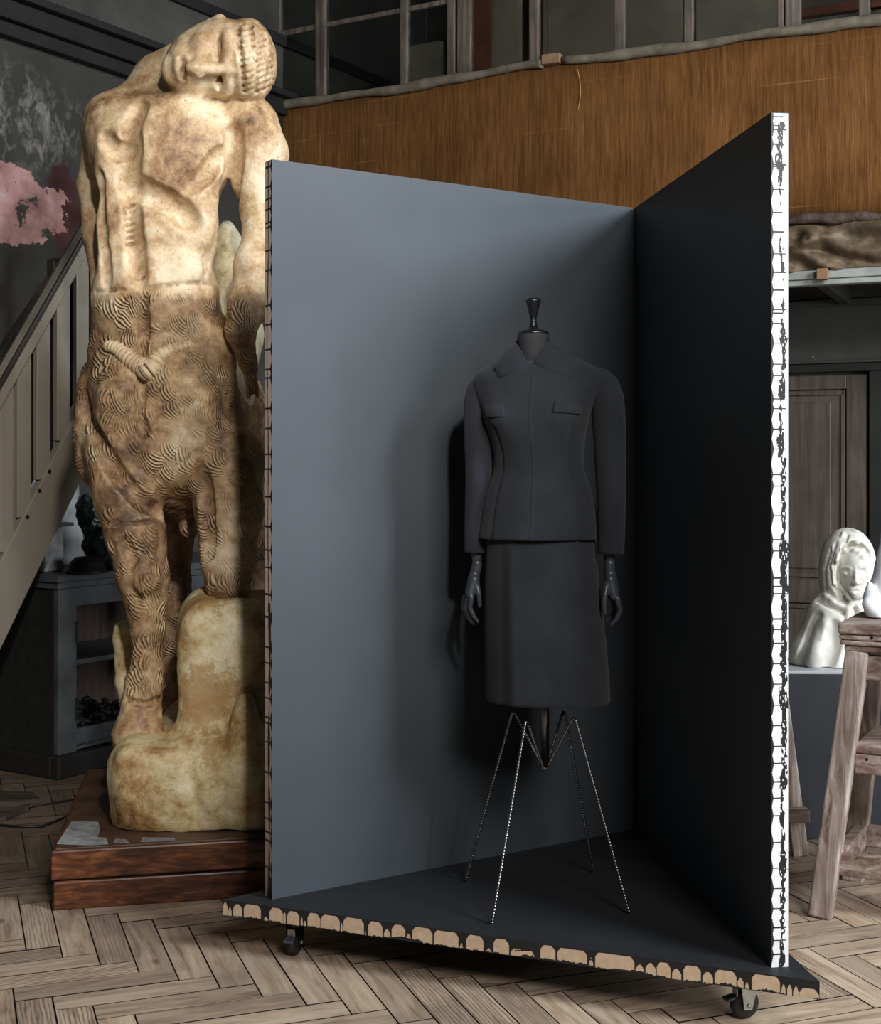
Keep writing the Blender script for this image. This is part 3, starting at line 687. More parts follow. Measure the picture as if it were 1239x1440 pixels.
        for d in range(3):
            A = neg; sh = [slice(1, -1)]*3; sh[d] = slice(0, -1); s0 = tuple(sh); sh2 = list(sh); sh2[d] = slice(1, None); s1 = tuple(sh2)
            x = np.argwhere(A[s0] != A[s1]);
            off = np.array([1, 1, 1]); off[d] = 0; p = x+off
            sgn = neg[tuple(p.T)]
            e, g_ = (d+1) % 3, (d+2) % 3; q = []
            for (oe, og) in ((0, 0), (-1, 0), (-1, -1), (0, -1)):
                r = p.copy(); r[:, e] += oe; r[:, g_] += og; q.append(idx[tuple(r.T)])
            q = np.stack(q, 1); q[~sgn] = q[~sgn][:, ::-1]; fs.append(q)
        q = np.concatenate(fs); q = q[(q >= 0).all(1)]
        return v, q
def vnoise(p, sc_, seed=0):
    rng = np.random.RandomState(seed); T = rng.rand(32, 32, 32).astype(np.float32)
    q = p*sc_; i = np.floor(q).astype(int); t = q-i; t = t*t*(3-2*t); r = 0
    for a in (0, 1):
        for b in (0, 1):
            for c in (0, 1):
                wt = (t[:, 0] if a else 1-t[:, 0])*(t[:, 1] if b else 1-t[:, 1])*(t[:, 2] if c else 1-t[:, 2])
                r = r+wt*T[(i[:, 0]+a) % 32, (i[:, 1]+b) % 32, (i[:, 2]+c) % 32]
    return r*2-1
def clay_obj(name, cl, mat, parent=None, disp=None, label=None, smooth_it=2, origin=None):
    v, q = cl.mesh()
    # light relaxation
    for _ in range(smooth_it):
        acc = np.zeros_like(v); n_ = np.zeros(len(v))
        for a in range(4):
            np.add.at(acc, q[:, a], v[q[:, (a+1) % 4]]+v[q[:, (a+3) % 4]]); np.add.at(n_, q[:, a], 2)
        m = n_ > 0; v[m] = v[m]*.5+.5*acc[m]/n_[m, None]
    if disp:
        fn = np.cross(v[q[:, 2]]-v[q[:, 0]], v[q[:, 3]]-v[q[:, 1]]); nv = np.zeros_like(v)
        for a in range(4): np.add.at(nv, q[:, a], fn)
        nv /= np.linalg.norm(nv, axis=1)[:, None]+1e-12
        v = v+nv*disp(v)[:, None]
    me = bpy.data.meshes.new(name); me.vertices.add(len(v)); me.loops.add(len(q)*4); me.polygons.add(len(q))
    me.vertices.foreach_set('co', v.astype(np.float32).ravel()); me.loops.foreach_set('vertex_index', q.astype(np.int32).ravel())
    me.polygons.foreach_set('loop_start', np.arange(0, len(q)*4, 4, dtype=np.int32)); me.polygons.foreach_set('loop_total', np.full(len(q), 4, np.int32))
    me.update(calc_edges=True); me.validate(); me.polygons.foreach_set('use_smooth', [True]*len(me.polygons)); me.materials.append(mat)
    return link(name, me, parent, label)
def E(px, py, Y): return tuple(W(px, py, Y))

# ---------------------------------------------------------------- plinth and centaur statue
ZP = .19
A = V((-1.201, 4.164, 0)); dF = V((.978, .209, 0)); dS = V((-.16, .987, 0))
pl = thing('plinth', 'low red-brown wooden plinth of two stacked boards under the centaur statue', 'plinth', A)
def slab(name, z0, z1, ins, m, bev=.006, dep=1.12):
    a = A+dF*ins+dS*ins; b = A+dF*(.92-ins)+dS*ins; c = b+dS*(dep-2*ins); d = a+dS*(dep-2*ins)
    mb = MB().hexa([p+V((0,0,z0)) for p in (a, b, c, d)]+[p+V((0,0,z1)) for p in (a, b, c, d)])
    return mb.build(name, m, pl, bevel=bev)
slab('lower_frame', 0, .088, .006, M['plinth']); slab('gap_core', .086, .096, .02, M['black'], 0); slab('upper_frame', .095, ZP-.004, 0, M['plinth'])
slab('top_board', ZP-.006, ZP, .012, M['plinthtop'], .002)
def sheet(name, pts, m, lab, cat, th=.0015, z=ZP):
    mb = MB().prism([V((p[0], p[1], z+.0005)) for p in pts], (0, 0, th)); return tagp(mb.build(name, m), lab, cat)
def gp(px, py, z): q = G(px, py, z); return (q.x, q.y)
sheet('paper_scrap', [gp(*p, ZP) for p in ((80, 1187), (128, 1189), (152, 1187), (150, 1179), (137, 1178), (141, 1168), (138, 1156), (101, 1155))], M['paper'], 'grey stained paper stuck on the left of the plinth top', 'paper')
sheet('paper_scrap', [gp(*p, ZP) for p in ((160, 1185), (182, 1186), (177, 1181), (163, 1180))], M['paper'], 'tiny torn paper scrap at the plinth front edge, left of another', 'paper')
sheet('paper_scrap', [gp(*p, ZP) for p in ((198, 1184), (246, 1183), (246, 1179), (200, 1178))], M['paper'], 'narrow paper strip below the front of the statue base', 'paper')

statue = thing('centaur_statue', 'large patinated plaster centaur statue with head bent onto its shoulder', 'statue', W(265, 1172, 4.6)*1)
statue.location.z = ZP
Yt = 4.78
c = Clay((-1.42, 4.3, .2), (-.44, 5.75, 3.02), .0068)
s_ = 1/400.
def el(px, py, Y, rx, ry, rz, k=.035, op='add', ang=0):
    R = Matrix.Rotation(math.radians(ang), 3, 'Y') if ang else None
    sc2 = Y/1900.
    c.ell(W(px, py, Y), (rx*sc2, rz, ry*sc2), k, op, R)
def ch(lst, k=.035, op='add'): c.chain([(W(a, b, Y), r) for a, b, Y, r in lst], k, op)
# torso
el(232, 212, Yt+.02, 100, 88, .165, .05); el(222, 320, Yt+.02, 86, 110, .150, .06); el(216, 430, Yt+.02, 82, 85, .165, .06)
ch([(150, 168, 4.86, .085), (240, 150, 4.86, .10), (350, 178, 4.84, .10)], .06)
el(162, 195, 4.82, 40, 62, .12, .05)
el(219, 415, Yt+.03, 86, 70, .155, .05); el(229, 490, Yt+.05, 104, 78, .165, .05)
# horse chest and body
el(228, 560, 4.83, 108, 90, .22, .06); el(232, 625, 4.84, 118, 92, .25, .05)
el(128, 600, 4.86, 21, 85, .12, .05)
el(285, 600, 5.25, 92, 118, .42, .08)
el(250, 680, 5.0, 78, 56, .25, .05)
# shoulders, arms
ch([(352, 176, 4.80, .095), (365, 215, 4.79, .094), (362, 265, 4.78, .080), (364, 325, 4.76, .056)], .04)
ch([(366, 330, 4.75, .056), (364, 375, 4.73, .080), (349, 430, 4.72, .066), (338, 462, 4.72, .056)], .03)
ch([(340, 470, 4.74, .050), (350, 510, 4.76, .030), (356, 540, 4.77, .016)], .02)
for dx in (-6, 0, 6): ch([(350+dx*.6, 510, 4.745, .012), (356+dx, 552+abs(dx), 4.745, .008)], .006)
ch([(150, 185, 4.90, .085), (134, 265, 4.95, .062), (139, 330, 4.95, .056), (150, 400, 4.90, .050), (160, 450, 4.86, .05)], .03)
# neck and head
ch([(275, 88, 4.86, .10), (228, 118, 4.87, .10), (190, 160, 4.86, .09)], .04)
el(318, 84, 4.74, 70, 54, .150, .03, 'add', 5); el(268, 94, 4.70, 36, 43, .115, .035, 'add', 4)
el(350, 86, 4.745, 39, 57, .160, .008)           # hair cap
# muscles
el(258, 212, 4.70, 60, 66, .055, .07); el(250, 298, 4.71, 54, 60, .05, .06); el(158, 235, 4.72, 24, 55, .06, .03)
el(160, 335, 4.73, 22, 78, .05, .03); el(245, 378, 4.70, 40, 30, .045, .03)
el(215, 168, 4.73, 26, 24, .04, .05)
c.groove([(196, 150), (182, 178), (186, 215), (181, 262), (187, 320), (194, 395)], .020, .03, -.002)
c.groove([(139, 245), (142, 320), (150, 398)], .014, .02)
c.groove([(328, 185), (330, 240), (327, 290)], .020, .03)
c.groove([(192, 262), (215, 275), (245, 288), (268, 312)], .009, .05)
c.groove([(262, 262), (290, 245), (312, 215)], .008, .04)
c.groove([(146, 192), (165, 215), (182, 212)], .014, .03)
for i in range(7): c.groove([(176, 292+i*9), (189, 288+i*9)], .0045, .006, n=3)
c.groove([(134, 410), (200, 407), (255, 400), (302, 398)], .006, .008)
c.ell(c.surf(201, 390), (.022, .012, .016), .01); c.groove([(199, 392), (203, 390)], .006, .006, n=2)
# belly of the animal half
c.groove([(200, 410), (202, 470), (198, 500)], .012, .02); c.groove([(198, 530), (196, 590), (206, 612)], .014, .02)
for (a, b) in (((150, 560), (60, 0)), ((255, 560), (0, 0))): pass
el(165, 575, 4.66, 30, 60, .07, .05); el(262, 590, 4.66, 48, 85, .06, .06)
# legs
ch([(170, 640, 4.72, .12), (180, 700, 4.68, .112), (190, 750, 4.65, .098), (201, 812, 4.63, .086), (206, 850, 4.62, .066), (208, 885, 4.62, .054), (207, 930, 4.61, .048), (204, 962, 4.60, .060), (200, 990, 4.59, .062)], .03)
ch([(201, 985, 4.585, .060), (194, 1034, 4.565, .090)], .02); ch([(196, 1046, 4.57, .082), (196, 1060, 4.58, .08)], .012)
ch([(316, 650, 4.74, .14), (322, 720, 4.70, .112), (320, 780, 4.68, .088), (320, 820, 4.67, .076)], .04)
ch([(322, 825, 4.70, .07), (325, 815, 4.95, .06), (322, 835, 5.05, .05)], .03)
c.groove([(118, 560), (135, 612), (160, 660), (195, 700), (225, 722)], .016, .03, .004)
c.groove([(148, 736), (190, 736), (226, 731)], .006, .008)
c.groove([(175, 760), (190, 800), (195, 840)], .010, .025); c.groove([(285, 665), (292, 720), (292, 780)], .014, .03)
el(207, 812, 4.555, 20, 22, .04, .03)
el(266, 742, 4.92, 14, 17, .05, .02)
ch([(245, 700, 5.45, .12), (240, 770, 5.45, .08), (247, 830, 5.42, .055), (243, 900, 5.42, .045), (243, 1000, 5.42, .05), (243, 1090, 5.42, .07)], .04)
ch([(345, 690, 5.35, .14), (352, 780, 5.35, .085), (350, 850, 5.32, .06), (350, 950, 5.32, .05), (350, 1100, 5.32, .07)], .04)
c.groove([(178, 984), (204, 992), (229, 982)], .008, .012)
# face (head lies on its side: crown to the right)
q = c.surf(309, 68); c.ell(q, (.022, .026, .056), .02, 'sub'); q = c.surf(311, 117); c.ell(q, (.021, .024, .034), .02, 'sub')
c.groove([(320, 46), (321, 70), (318, 92)], .013, .016, .004, 'add', 6); c.groove([(319, 104), (322, 118), (318, 130)], .012, .015, .004, 'add', 6)
q = c.surf(303, 69); c.ell(q+V((0, .008, 0)), (.017, .017, .038), .006); q = c.surf(305, 117); c.ell(q+V((0, .008, 0)), (.015, .014, .024), .006)
c.groove([(307, 48), (297, 60), (296, 74), (307, 89)], .006, .005, .002, 'add', 6); c.groove([(308, 104), (299, 112), (300, 121), (308, 129)], .005, .005, .002, 'add', 5)
a = c.surf(324, 97); b = c.surf(277, 99)
c.cap(a+V((0, .006, 0)), b+V((0, -.028, 0)), .014, .021, .014); c.ell(b+V((.006, -.018, .018)), (.018, .018, .014), .01); c.ell(b+V((.006, -.018, -.018)), (.018, .018, .014), .01)
c.groove([(264, 82), (267, 97), (264, 112)], .012, .012, .002, 'add', 5); c.groove([(251, 84), (250, 97), (253, 109)], .012, .012, .002, 'add', 5)
c.groove([(254, 80), (258, 92), (259, 112)], .0075, .006, -.003, 'sub', 6)
c.ell(c.surf(238, 96)+V((0, .012, 0)), (.03, .03, .045), .02)
c.groove([(284, 56), (280, 74)], .012, .04, .006, 'add', 4)
# hair: parting lines and locks
c.groove([(334, 38), (336, 60), (340, 90), (343, 128)], .007, .007, 0, 'sub')
c.groove([(352, 32), (357, 60), (361, 95), (360, 130)], .006, .006); c.groove([(370, 42), (374, 70), (377, 100), (372, 128)], .006, .006)
for i in range(12):
    y = 34+i*8.6; t = (i-5.5)/6
    c.groove([(339+t*2, y), (348, y-1+2*t), (356, y-4)], .0042, .004, -.001, 'sub', 4)
    c.groove([(361, y+1), (367, y-2), (373, y-4)], .0042, .004, -.001, 'sub', 4)
    if 2 < i < 11: c.groove([(377, y+3), (382, y+1), (386, y)], .0042, .004, -.001, 'sub', 3)
# ear on top
ch([(286, 42, 4.73, .015), (296, 34, 4.71, .017), (309, 29, 4.71, .019), (313, 35, 4.73, .014)], .008)
def dstat(v):
    lowm = np.clip((2.05-v[:, 2])/.08, 0, 1)
    d = .0035*vnoise(v, 14, 1)+.0018*vnoise(v, 40, 2)
    q = v.copy(); q = q+.03*np.stack([vnoise(v, 7, 3), vnoise(v, 7, 4), vnoise(v, 7, 5)], 1)
    ang = 3*vnoise(v, 3.2, 6)
    st = np.sin((q[:, 2]*np.cos(ang)+q[:, 0]*np.sin(ang))*210)*(.5+.5*vnoise(v, 18, 7))
    return d+.0022*lowm*vnoise(v, 55, 8)
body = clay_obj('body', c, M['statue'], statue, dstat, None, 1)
# braided garland of hair
mb = MB()
def braid(pts, r0, r1, turns):
    P_ = []
    for a, b in zip(pts[:-1], pts[1:]):
        for i in range(24): P_.append((a[0]+(b[0]-a[0])*i/24, a[1]+(b[1]-a[1])*i/24))
    P_.append(pts[-1]); Q = [c.surf(x, y, .004) for x, y in P_]; n_ = len(Q)
    for strand in range(2):
        path = []
        for i, q in enumerate(Q):
            t = i/(n_-1); a = turns*t*math.pi*2+strand*math.pi; tg = (Q[min(i+1, n_-1)]-Q[max(i-1, 0)]).normalized(); nn = V((0, -1, 0)); bb = tg.cross(nn)
            r = r0+(r1-r0)*t; path.append(q+nn*math.cos(a)*r*.5+bb*math.sin(a)*r*.7)
        rr = [(r0+(r1-r0)*i/(n_-1))*(.72) for i in range(n_)]; mb.tube(path, rr, 10)
def rope(pts, r0, r1):
    P_ = []
    for a, b in zip(pts[:-1], pts[1:]):
        for i in range(30): P_.append((a[0]+(b[0]-a[0])*i/30, a[1]+(b[1]-a[1])*i/30))
    P_.append(pts[-1]); Q = [c.surf(x, y, -.006) for x, y in P_]; Q = [sum((Q[min(max(i+k, 0), len(Q)-1)] for k in range(-6, 7)), V((0, 0, 0)))/13 for i in range(len(Q))]
    acc = 0; rs = []
    for i, q in enumerate(Q):
        if i: acc += (Q[i]-Q[i-1]).length
        rs.append((r0+(r1-r0)*i/len(Q))*(.88+.20*abs(math.sin(acc/.017*math.pi))))
    mb.tube(Q, rs, 16)
rope([(210, 520), (196, 514), (180, 502), (164, 489), (150, 486)], .036, .017); rope([(203, 524), (214, 516), (224, 500), (242, 491), (268, 484)], .038, .013)
mb.build('hair_braid', M['braid'], statue, smooth=True)
# rock under the statue
r = Clay((-1.3, 4.28, .17), (-.42, 5.62, 1.05), .0075)
def rb(px0, px1, y0, y1, Y0, Y1, rd, k=.05, rot=0):
    Ym = Y0; x0 = (px0-CX)/F*Ym; x1 = (px1-CX)/F*Ym; z1 = H+(CY-y0)/F*(Y0+.06); z0 = H+(CY-y1)/F*Y0
    r.box(((x0+x1)/2, (Y0+Y1)/2, (z0+z1)/2), ((x1-x0)/2, (Y1-Y0)/2, (z1-z0)/2), rd, k, 'add', Matrix.Rotation(rot, 3, 'Z') if rot else None)
rb(150, 392, 1045, 1200, 4.36, 5.55, .10)
rb(243, 384, 845, 1150, 4.47, 5.0, .10, .09)
r.ell(W(300, 900, 4.78), (.12, .2, .18), .08); r.ell(W(300, 1100, 4.45), (.16, .10, .13), .06); r.ell(W(195, 1100, 4.47), (.09, .08, .13), .05)
r.cap(W(262, 1075, 4.35), W(285, 1172, 4.33), .012, .014, .03, 'sub'); r.box(W(215, 1105, 4.40), (.10, .05, .12), .03, .04)
r.ell(W(345, 1060, 4.40), (.06, .06, .2), .06)
r.chain([(W(173, 886, 4.86), .040), (W(172, 900, 4.86), .036), (W(176, 960, 4.86), .037), (W(184, 1040, 4.86), .03)], .02)
sl, x, y, z = r.sub((-9, -9, -9), (9, 9, 9)); r.f = np.maximum(r.f, (ZP+.001-z)+0*r.f).astype(np.float32)
clay_obj('rock_base', r, M['rock'], statue, lambda v: .016*vnoise(v, 4.5, 14)+.008*vnoise(v, 9, 11)+.003*vnoise(v, 26, 12)+.0012*vnoise(v, 60, 13), 'cream plaster rock under the hooves')
# cream support rising behind the arm
r = Clay((-1.0, 4.85, 1.2), (-.5, 5.4, 2.45), .01)
r.chain([(W(316, 340, 5.08), .05), (W(325, 400, 5.08), .085), (W(330, 470, 5.08), .10), (W(320, 560, 5.08), .10)], .04)
r.cap(W(320, 320, 5.08), W(350, 380, 5.06), .03, .04, .03)
clay_obj('draped_support', r, M['cream'], statue, lambda v: .006*vnoise(v, 9, 21), 'pale cream plaster support seen between torso and arm')

# ---------------------------------------------------------------- things on the cabinet and floor at left
zt_c = zc+.032
def lump(name, ops, lo, hi, h, mat, lab, cat, disp, flo=None):
    k = Clay(lo, hi, h)
    for op in ops: k.ell(*op[:3]) if len(op) == 3 else k.cap(*op)
    if flo is not None:
        sl, x, y, z = k.sub((-9,)*3, (9,)*3); k.f = np.maximum(k.f, (flo-z)+0*k.f).astype(np.float32)
    o = clay_obj(name, k, mat, None, disp); return tagp(o, lab, cat)
a = W(140, 750, 6.25)
lump('bronze_sculpture', [(W(128, 730, 6.25), (.055, .06, .08), .03), (W(150, 765, 6.25), (.10, .08, .09), .03), (W(165, 790, 6.25), (.12, .09, .07), .03), (W(120, 712, 6.25), (.04, .04, .05), .02), (W(172, 740, 6.3), (.08, .08, .1), .03), (W(175, 800, 6.25), (.12, .08, .07), .03)],
     (-1.85, 6.05, .85), (-1.2, 6.5, 1.35), .006, M['green'], 'dark green gnarled bronze lump on the cabinet top', 'sculpture', lambda v: .016*vnoise(v, 22, 31)+.009*vnoise(v, 50, 32), zt_c)
q = W(122, 800, 6.02)
mb = MB().lathe([(.002, .075), (.05, .07), (.075, .045), (.085, .012), (.092, .006), (.092, 0)], (q.x, q.y, zt_c+.001), (0,0,1), 28)
tagp(mb.build('cap', M['black'], smooth=True), 'flat black cap-shaped object on the cabinet top', 'cap')
u0 = ku+.02
mb = MB(); mb.prism([uv3(ku+.03, kv-.44, zt_c+.001), uv3(ku+.55, kv-.44, zt_c+.001), uv3(ku+.55, kv-.50, 1.42), uv3(ku+.26, kv-.50, 1.40), uv3(ku+.03, kv-.46, 1.06)], Vd*.02)
tagp(mb.build('stone_slab', M['marble'], bevel=.004), 'pale speckled slab leaning behind the green bronze on the cabinet', 'slab')
mb = MB(); ubox(mb, ku+.05, ku+.16, kv-.30, kv-.14, zt_c+.001, zt_c+.20)
tagp(mb.build('stone_block', M['marble'], bevel=.01), 'grey stone block with a dark lid at the left end of the cabinet top', 'block')
mb = MB(); ubox(mb, ku+.035, ku+.20, kv-.32, kv-.12, zt_c+.203, zt_c+.22)
tagp(mb.build('slate_tile', M['cab'], bevel=.003), 'thin slate tile lying on the grey stone block', 'tile')
mb = MB(); random.seed(3)
for i in range(170):
    u = ku+.13+random.random()*.50; v = kv-.36+random.random()*.27; z = .140+random.random()*.14*(1-abs(u-ku-.38)/.5)
    p = uv3(u, v, z); a_ = random.random()*6.28; d = V((math.cos(a_), math.sin(a_), random.uniform(-.6, .6))).normalized()*.022
    mb.tube([p-d, p-d*.5, p+d*.5, p+d], [.004, .014, .014, .005], 7)
tagp(mb.build('pine_cone_pile', M['cabdark'], smooth=True), 'dark knobbly heap lying on the cabinet bottom', 'pile', kind='stuff')
for i, (pts, lab) in enumerate(((((-30, 1128), (25, 1128), (58, 1122), (45, 1113), (-30, 1110)), 'loose grey board on the floor, farther of two left of the cabinet'), (((-30, 1152), (8, 1148), (40, 1134), (-30, 1134)), 'loose grey board on the floor, nearer of two left of the cabinet'))):
    P_ = [gp(x, y, .02) for x, y in pts]; tagp(MB().prism([V((p[0], p[1], .002)) for p in P_], (0, 0, .018)).build('loose_board', M['board'], bevel=.002), lab, 'board')
pt = [G(x, y, .006)+V((0, 0, .0)) for x, y in ((-60, 1150), (-10, 1158), (0, 1160), (30, 1163), (60, 1162), (90, 1150), (115, 1138))]
tagp(MB().tube(pt, .005, 8).build('power_cable', M['cable'], smooth=True), 'black cable curving over the dark floor left of the plinth', 'cable')
pt = [G(x, y, .006) for x, y in ((-60, 1130), (0, 1138), (40, 1135), (80, 1128), (110, 1124))]
tagp(MB().tube(pt, .004, 8).build('power_cable', M['cable'], smooth=True), 'thin black cable on the floor between loose boards and cabinet', 'cable')

# ---------------------------------------------------------------- painted corner on castors
ZB1 = H-1.23; TB = .043; ZB0 = ZB1-TB
TL = V((-.612, 3.8, 0)); TR = V((.898, 3.2, 0)); BK = V((.672, 4.84, 0))
Lp = V((-.474, 3.8, 0)); Cp = V((.651, 4.53, 0)); Rp = V((.805, 3.29, 0)); TH = .043; ZT = H+.8523
stage = thing('display_corner', 'dark painted triangular corner platform on castors with two tall blue-grey panels', 'display stand', (.2, 3.9, 0))
def edge_raster(origin, ax, az, wd, ht, nx_, nz_, fn, name, mats, parent=None, label=None):
    """thin painted edge: fine grid of faces, each given the paint that covers it"""
    vs = [origin+ax*(wd*i/nx_)+az*(ht*j/nz_) for j in range(nz_+1) for i in range(nx_+1)]; fs = []; ms = []
    for j in range(nz_):
        for i in range(nx_):
            fs.append((j*(nx_+1)+i, j*(nx_+1)+i+1, (j+1)*(nx_+1)+i+1, (j+1)*(nx_+1)+i)); ms.append(fn((i+.5)/nx_*wd, (j+.5)/nz_*ht))
    mb = MB(); mb.v = [tuple(p) for p in vs]; mb.f = fs; mb.m = ms
    o = mb.build(name, mats, parent, label=label); return o
def n1d(x, s=0):
    i = math.floor(x); t = x-i; t = t*t*(3-2*t); h_ = lambda k: (math.sin(k*127.1+s*311.7)*43758.5453) % 1
    return h_(i)*(1-t)+h_(i+1)*t
def n2d(x, y, s=0):
    i = math.floor(x); j = math.floor(y); tx = x-i; ty = y-j; tx = tx*tx*(3-2*tx); ty = ty*ty*(3-2*ty)
    h_ = lambda a, b: (math.sin(a*127.1+b*269.5+s*74.7)*43758.5453) % 1
    return (h_(i, j)*(1-tx)+h_(i+1, j)*tx)*(1-ty)+(h_(i, j+1)*(1-tx)+h_(i+1, j+1)*tx)*ty
# base slab
mb = MB().prism([TL+V((0,0,ZB0)), TR+V((0,0,ZB0)), BK+V((0,0,ZB0))], (0, 0, TB))
mb.build('base_board', M['basepaint'], stage)
eF = (TR-TL).normalized(); nF = V((eF.y, -eF.x, 0)); LF = (TR-TL).length
def bpos(px):   # distance along the front edge in column px
    q = onplane(px, TL, eF); return (q-TL).dot(eF)
arch = [(314,320,.9),(321,326,.6),(328,341,.85),(343,367,.97),(370,378,.3),(379,398,.95),(398.5,402,.8),(404,421,.9),(423,426,.6),(427,431,.4),(433,450,.97),(451,478,.95),(479,482,.6),(483,512,.98),(513,515,.3),(518,538,.95),(540,549,.6),(551,570,.95),(571,578,.5),(580,608,.98),(610,645,.95),(647,651,.4),(656,680,.95),(683,692,.3),(694,716,.95),(718,752,.5),(760,781,.95),(784,826,.93),(829,834,.6),(837,892,.97),(894,906,.6),(908,922,.75),(924,943,.9),(945,958,.65),(961,986,.93),(988,1003,.7),(1005,1036,.92),(1037,1046,.65),(1048,1053,.45),(1057,1097,.97),(1099,1105,.6),(1107,1114,.65),(1116,1123,.6),(1124,1152,.55)]
A_ = [(bpos(a), bpos(b), h_) for a, b, h_ in arch]
def f_base(x, z):
    t = z/TB
    for a, b, h_ in A_:
        if a <= x <= b:
            u = (x-a)/(b-a); wdt = (b-a); cr = min(.5, .011/wdt) if wdt > .012 else .5
            top = h_-.04
            if u < cr: top -= (1-u/cr)**1.6*.30
            if u > 1-cr: top -= (1-(1-u)/cr)**1.6*.30
            low = .0+.34*max(0, n1d(x*22, 3)-.55)+.10*n1d(x*260, 5)*(n1d(x*14, 9) > .3)
            if a < 1.18 < b or n1d(a*30, 8) > .84:
                if abs(t-.45) < .12*n1d(x*120, 2) and n2d(x*90, z*200, 4) > .45: return 0
            return 1 if low < t < top else 0
    return 0
edge_raster(TL+nF*.0006+V((0,0,ZB0+.0003)), eF, V((0,0,1)), LF, TB-.0006, 1150, 30, f_base, 'front_edge', [M['edge_dark'], M['edge_tan']], stage, 'front edge of bare board with dripped black paint')
# panels
def panel(P, Q, side):
    d = (Q-P).normalized(); nb = V((-d.y, d.x, 0))*side; mb = MB()
    Qe = Q+d*(.05 if side > 0 else 0.0)
    mb.prism([P+V((0,0,ZB1)), Qe+V((0,0,ZB1)), Qe+nb*TH+V((0,0,ZB1)), P+nb*TH+V((0,0,ZB1))], (0, 0, ZT-ZB1)); return mb, d, nb
mb, dL, nL = panel(Lp, Cp, 1); mb.build('side_panel', M['paint'], stage, label='left upright panel, painted blue-grey')
mb, dR, nR = panel(Rp, Cp, -1); mb.build('side_panel', M['paint'], stage, label='right upright panel, painted blue-grey')
HT = ZT-ZB1
# end face of the right panel: white with black
ys = [158,171,176,197,226,229,261,293,321,352,378,403,431,436,450,478,508,524,557,571,600,628,664,680,722,756,772,810,822,832,868,883,902,931,960,990,1019,1048,1072,1098,1121,1146,1184,1220,1249,1277,1304,1322,1342]
zz_ = [HT*(1360-y)/1208. for y in ys]
def f_right(x, z):
    t = x/TH                                    # 0 = inner (left) side
    zi = min(zz_, key=lambda q: abs(q-z)); dz = abs(z-zi)
    n_ = n2d(x*230, z*80, 1); g_ = n1d(zi*91, 4)
    if dz < .0016 and t < .62+.3*g_: return 0
    wb = (.10+.06*g_)*max(0, 1-dz/(.020+.012*g_))
    if t < wb+.025: return 0
    y = 1360-z/HT*1208
    ctr = .62+.10*math.sin(z*9)+.05*math.sin(z*31)
    if y < 235: wv = .17 if y > 165 else 0
    elif y < 470: wv = .30*(n1d(z*28, 7)-.45)
    elif y < 640: wv = .24*n1d(z*22, 7)+.04
    elif y < 760: wv = .12; ctr = .74
    elif y < 1110: wv = .13+.10*n1d(z*20, 9); ctr = .76
    else: wv = .04+.24*n1d(z*30, 6)*n1d(z*9, 3); ctr = .60+.1*math.sin(z*7)
    if abs(t-ctr)+.22*(n_-.5) < wv and n2d(x*300, z*150, 8) > .2: return 0
    return 1
edge_raster(Rp+nR*TH-dR*.0006+V((0,0,ZB1)), -nR, V((0,0,1)), TH, HT-.002, 36, 1500, lambda x, z: f_right(x, z) if False else f_right(TH-x, z), 'panel_edge', [M['edge_dark'], M['edge_white']], stage, 'white primed end face of the right panel with black paint marks') if (-nR).x < 0 else edge_raster(Rp-dR*.0006+V((0,0,ZB1)), nR, V((0,0,1)), TH, HT-.002, 36, 1500, f_right, 'panel_edge', [M['edge_dark'], M['edge_white']], stage, 'white primed end face of the right panel with black paint marks')
ysl = [234,262,279,294,313,319,352,380,430,457,492,520,532,575,603,640,661,700,742,775,800,838,870,913,935,963,985,1012,1020,1047,1090,1133,1155,1174,1186,1224]
zl_ = [HT*(1266-y)/1041. for y in ysl]
def f_left(x, z):
    t = x/TH; zi = min(zl_, key=lambda q: abs(q-z)); dz = abs(z-zi); g_ = n1d(zi*77, 2)
    if dz < .0026: return 0
    if t > 1-.05-(.16+.1*g_)*max(0, 1-dz/.022): return 0
    c_ = .50+.14*math.sin(z*3.1)+.08*math.sin(z*11); y = 1266-z/HT*1041
    wv = .035+.05*n1d(z*26, 3)+(.12*n1d(z*18, 6) if y > 850 else 0)
    if abs(t-c_) < wv: return 0
    if y > 1235 and t > .45: return 0
    return 1
# left panel end: from its back corner to its front corner
edge_raster(Lp+nL*TH-dL*.0006+V((0,0,ZB1)), -nL, V((0,0,1)), TH, HT-.002, 28, 1300, f_left, 'panel_edge', [M['edge_dark'], M['edge_beige']], stage, 'beige end face of the left panel with black grid lines')
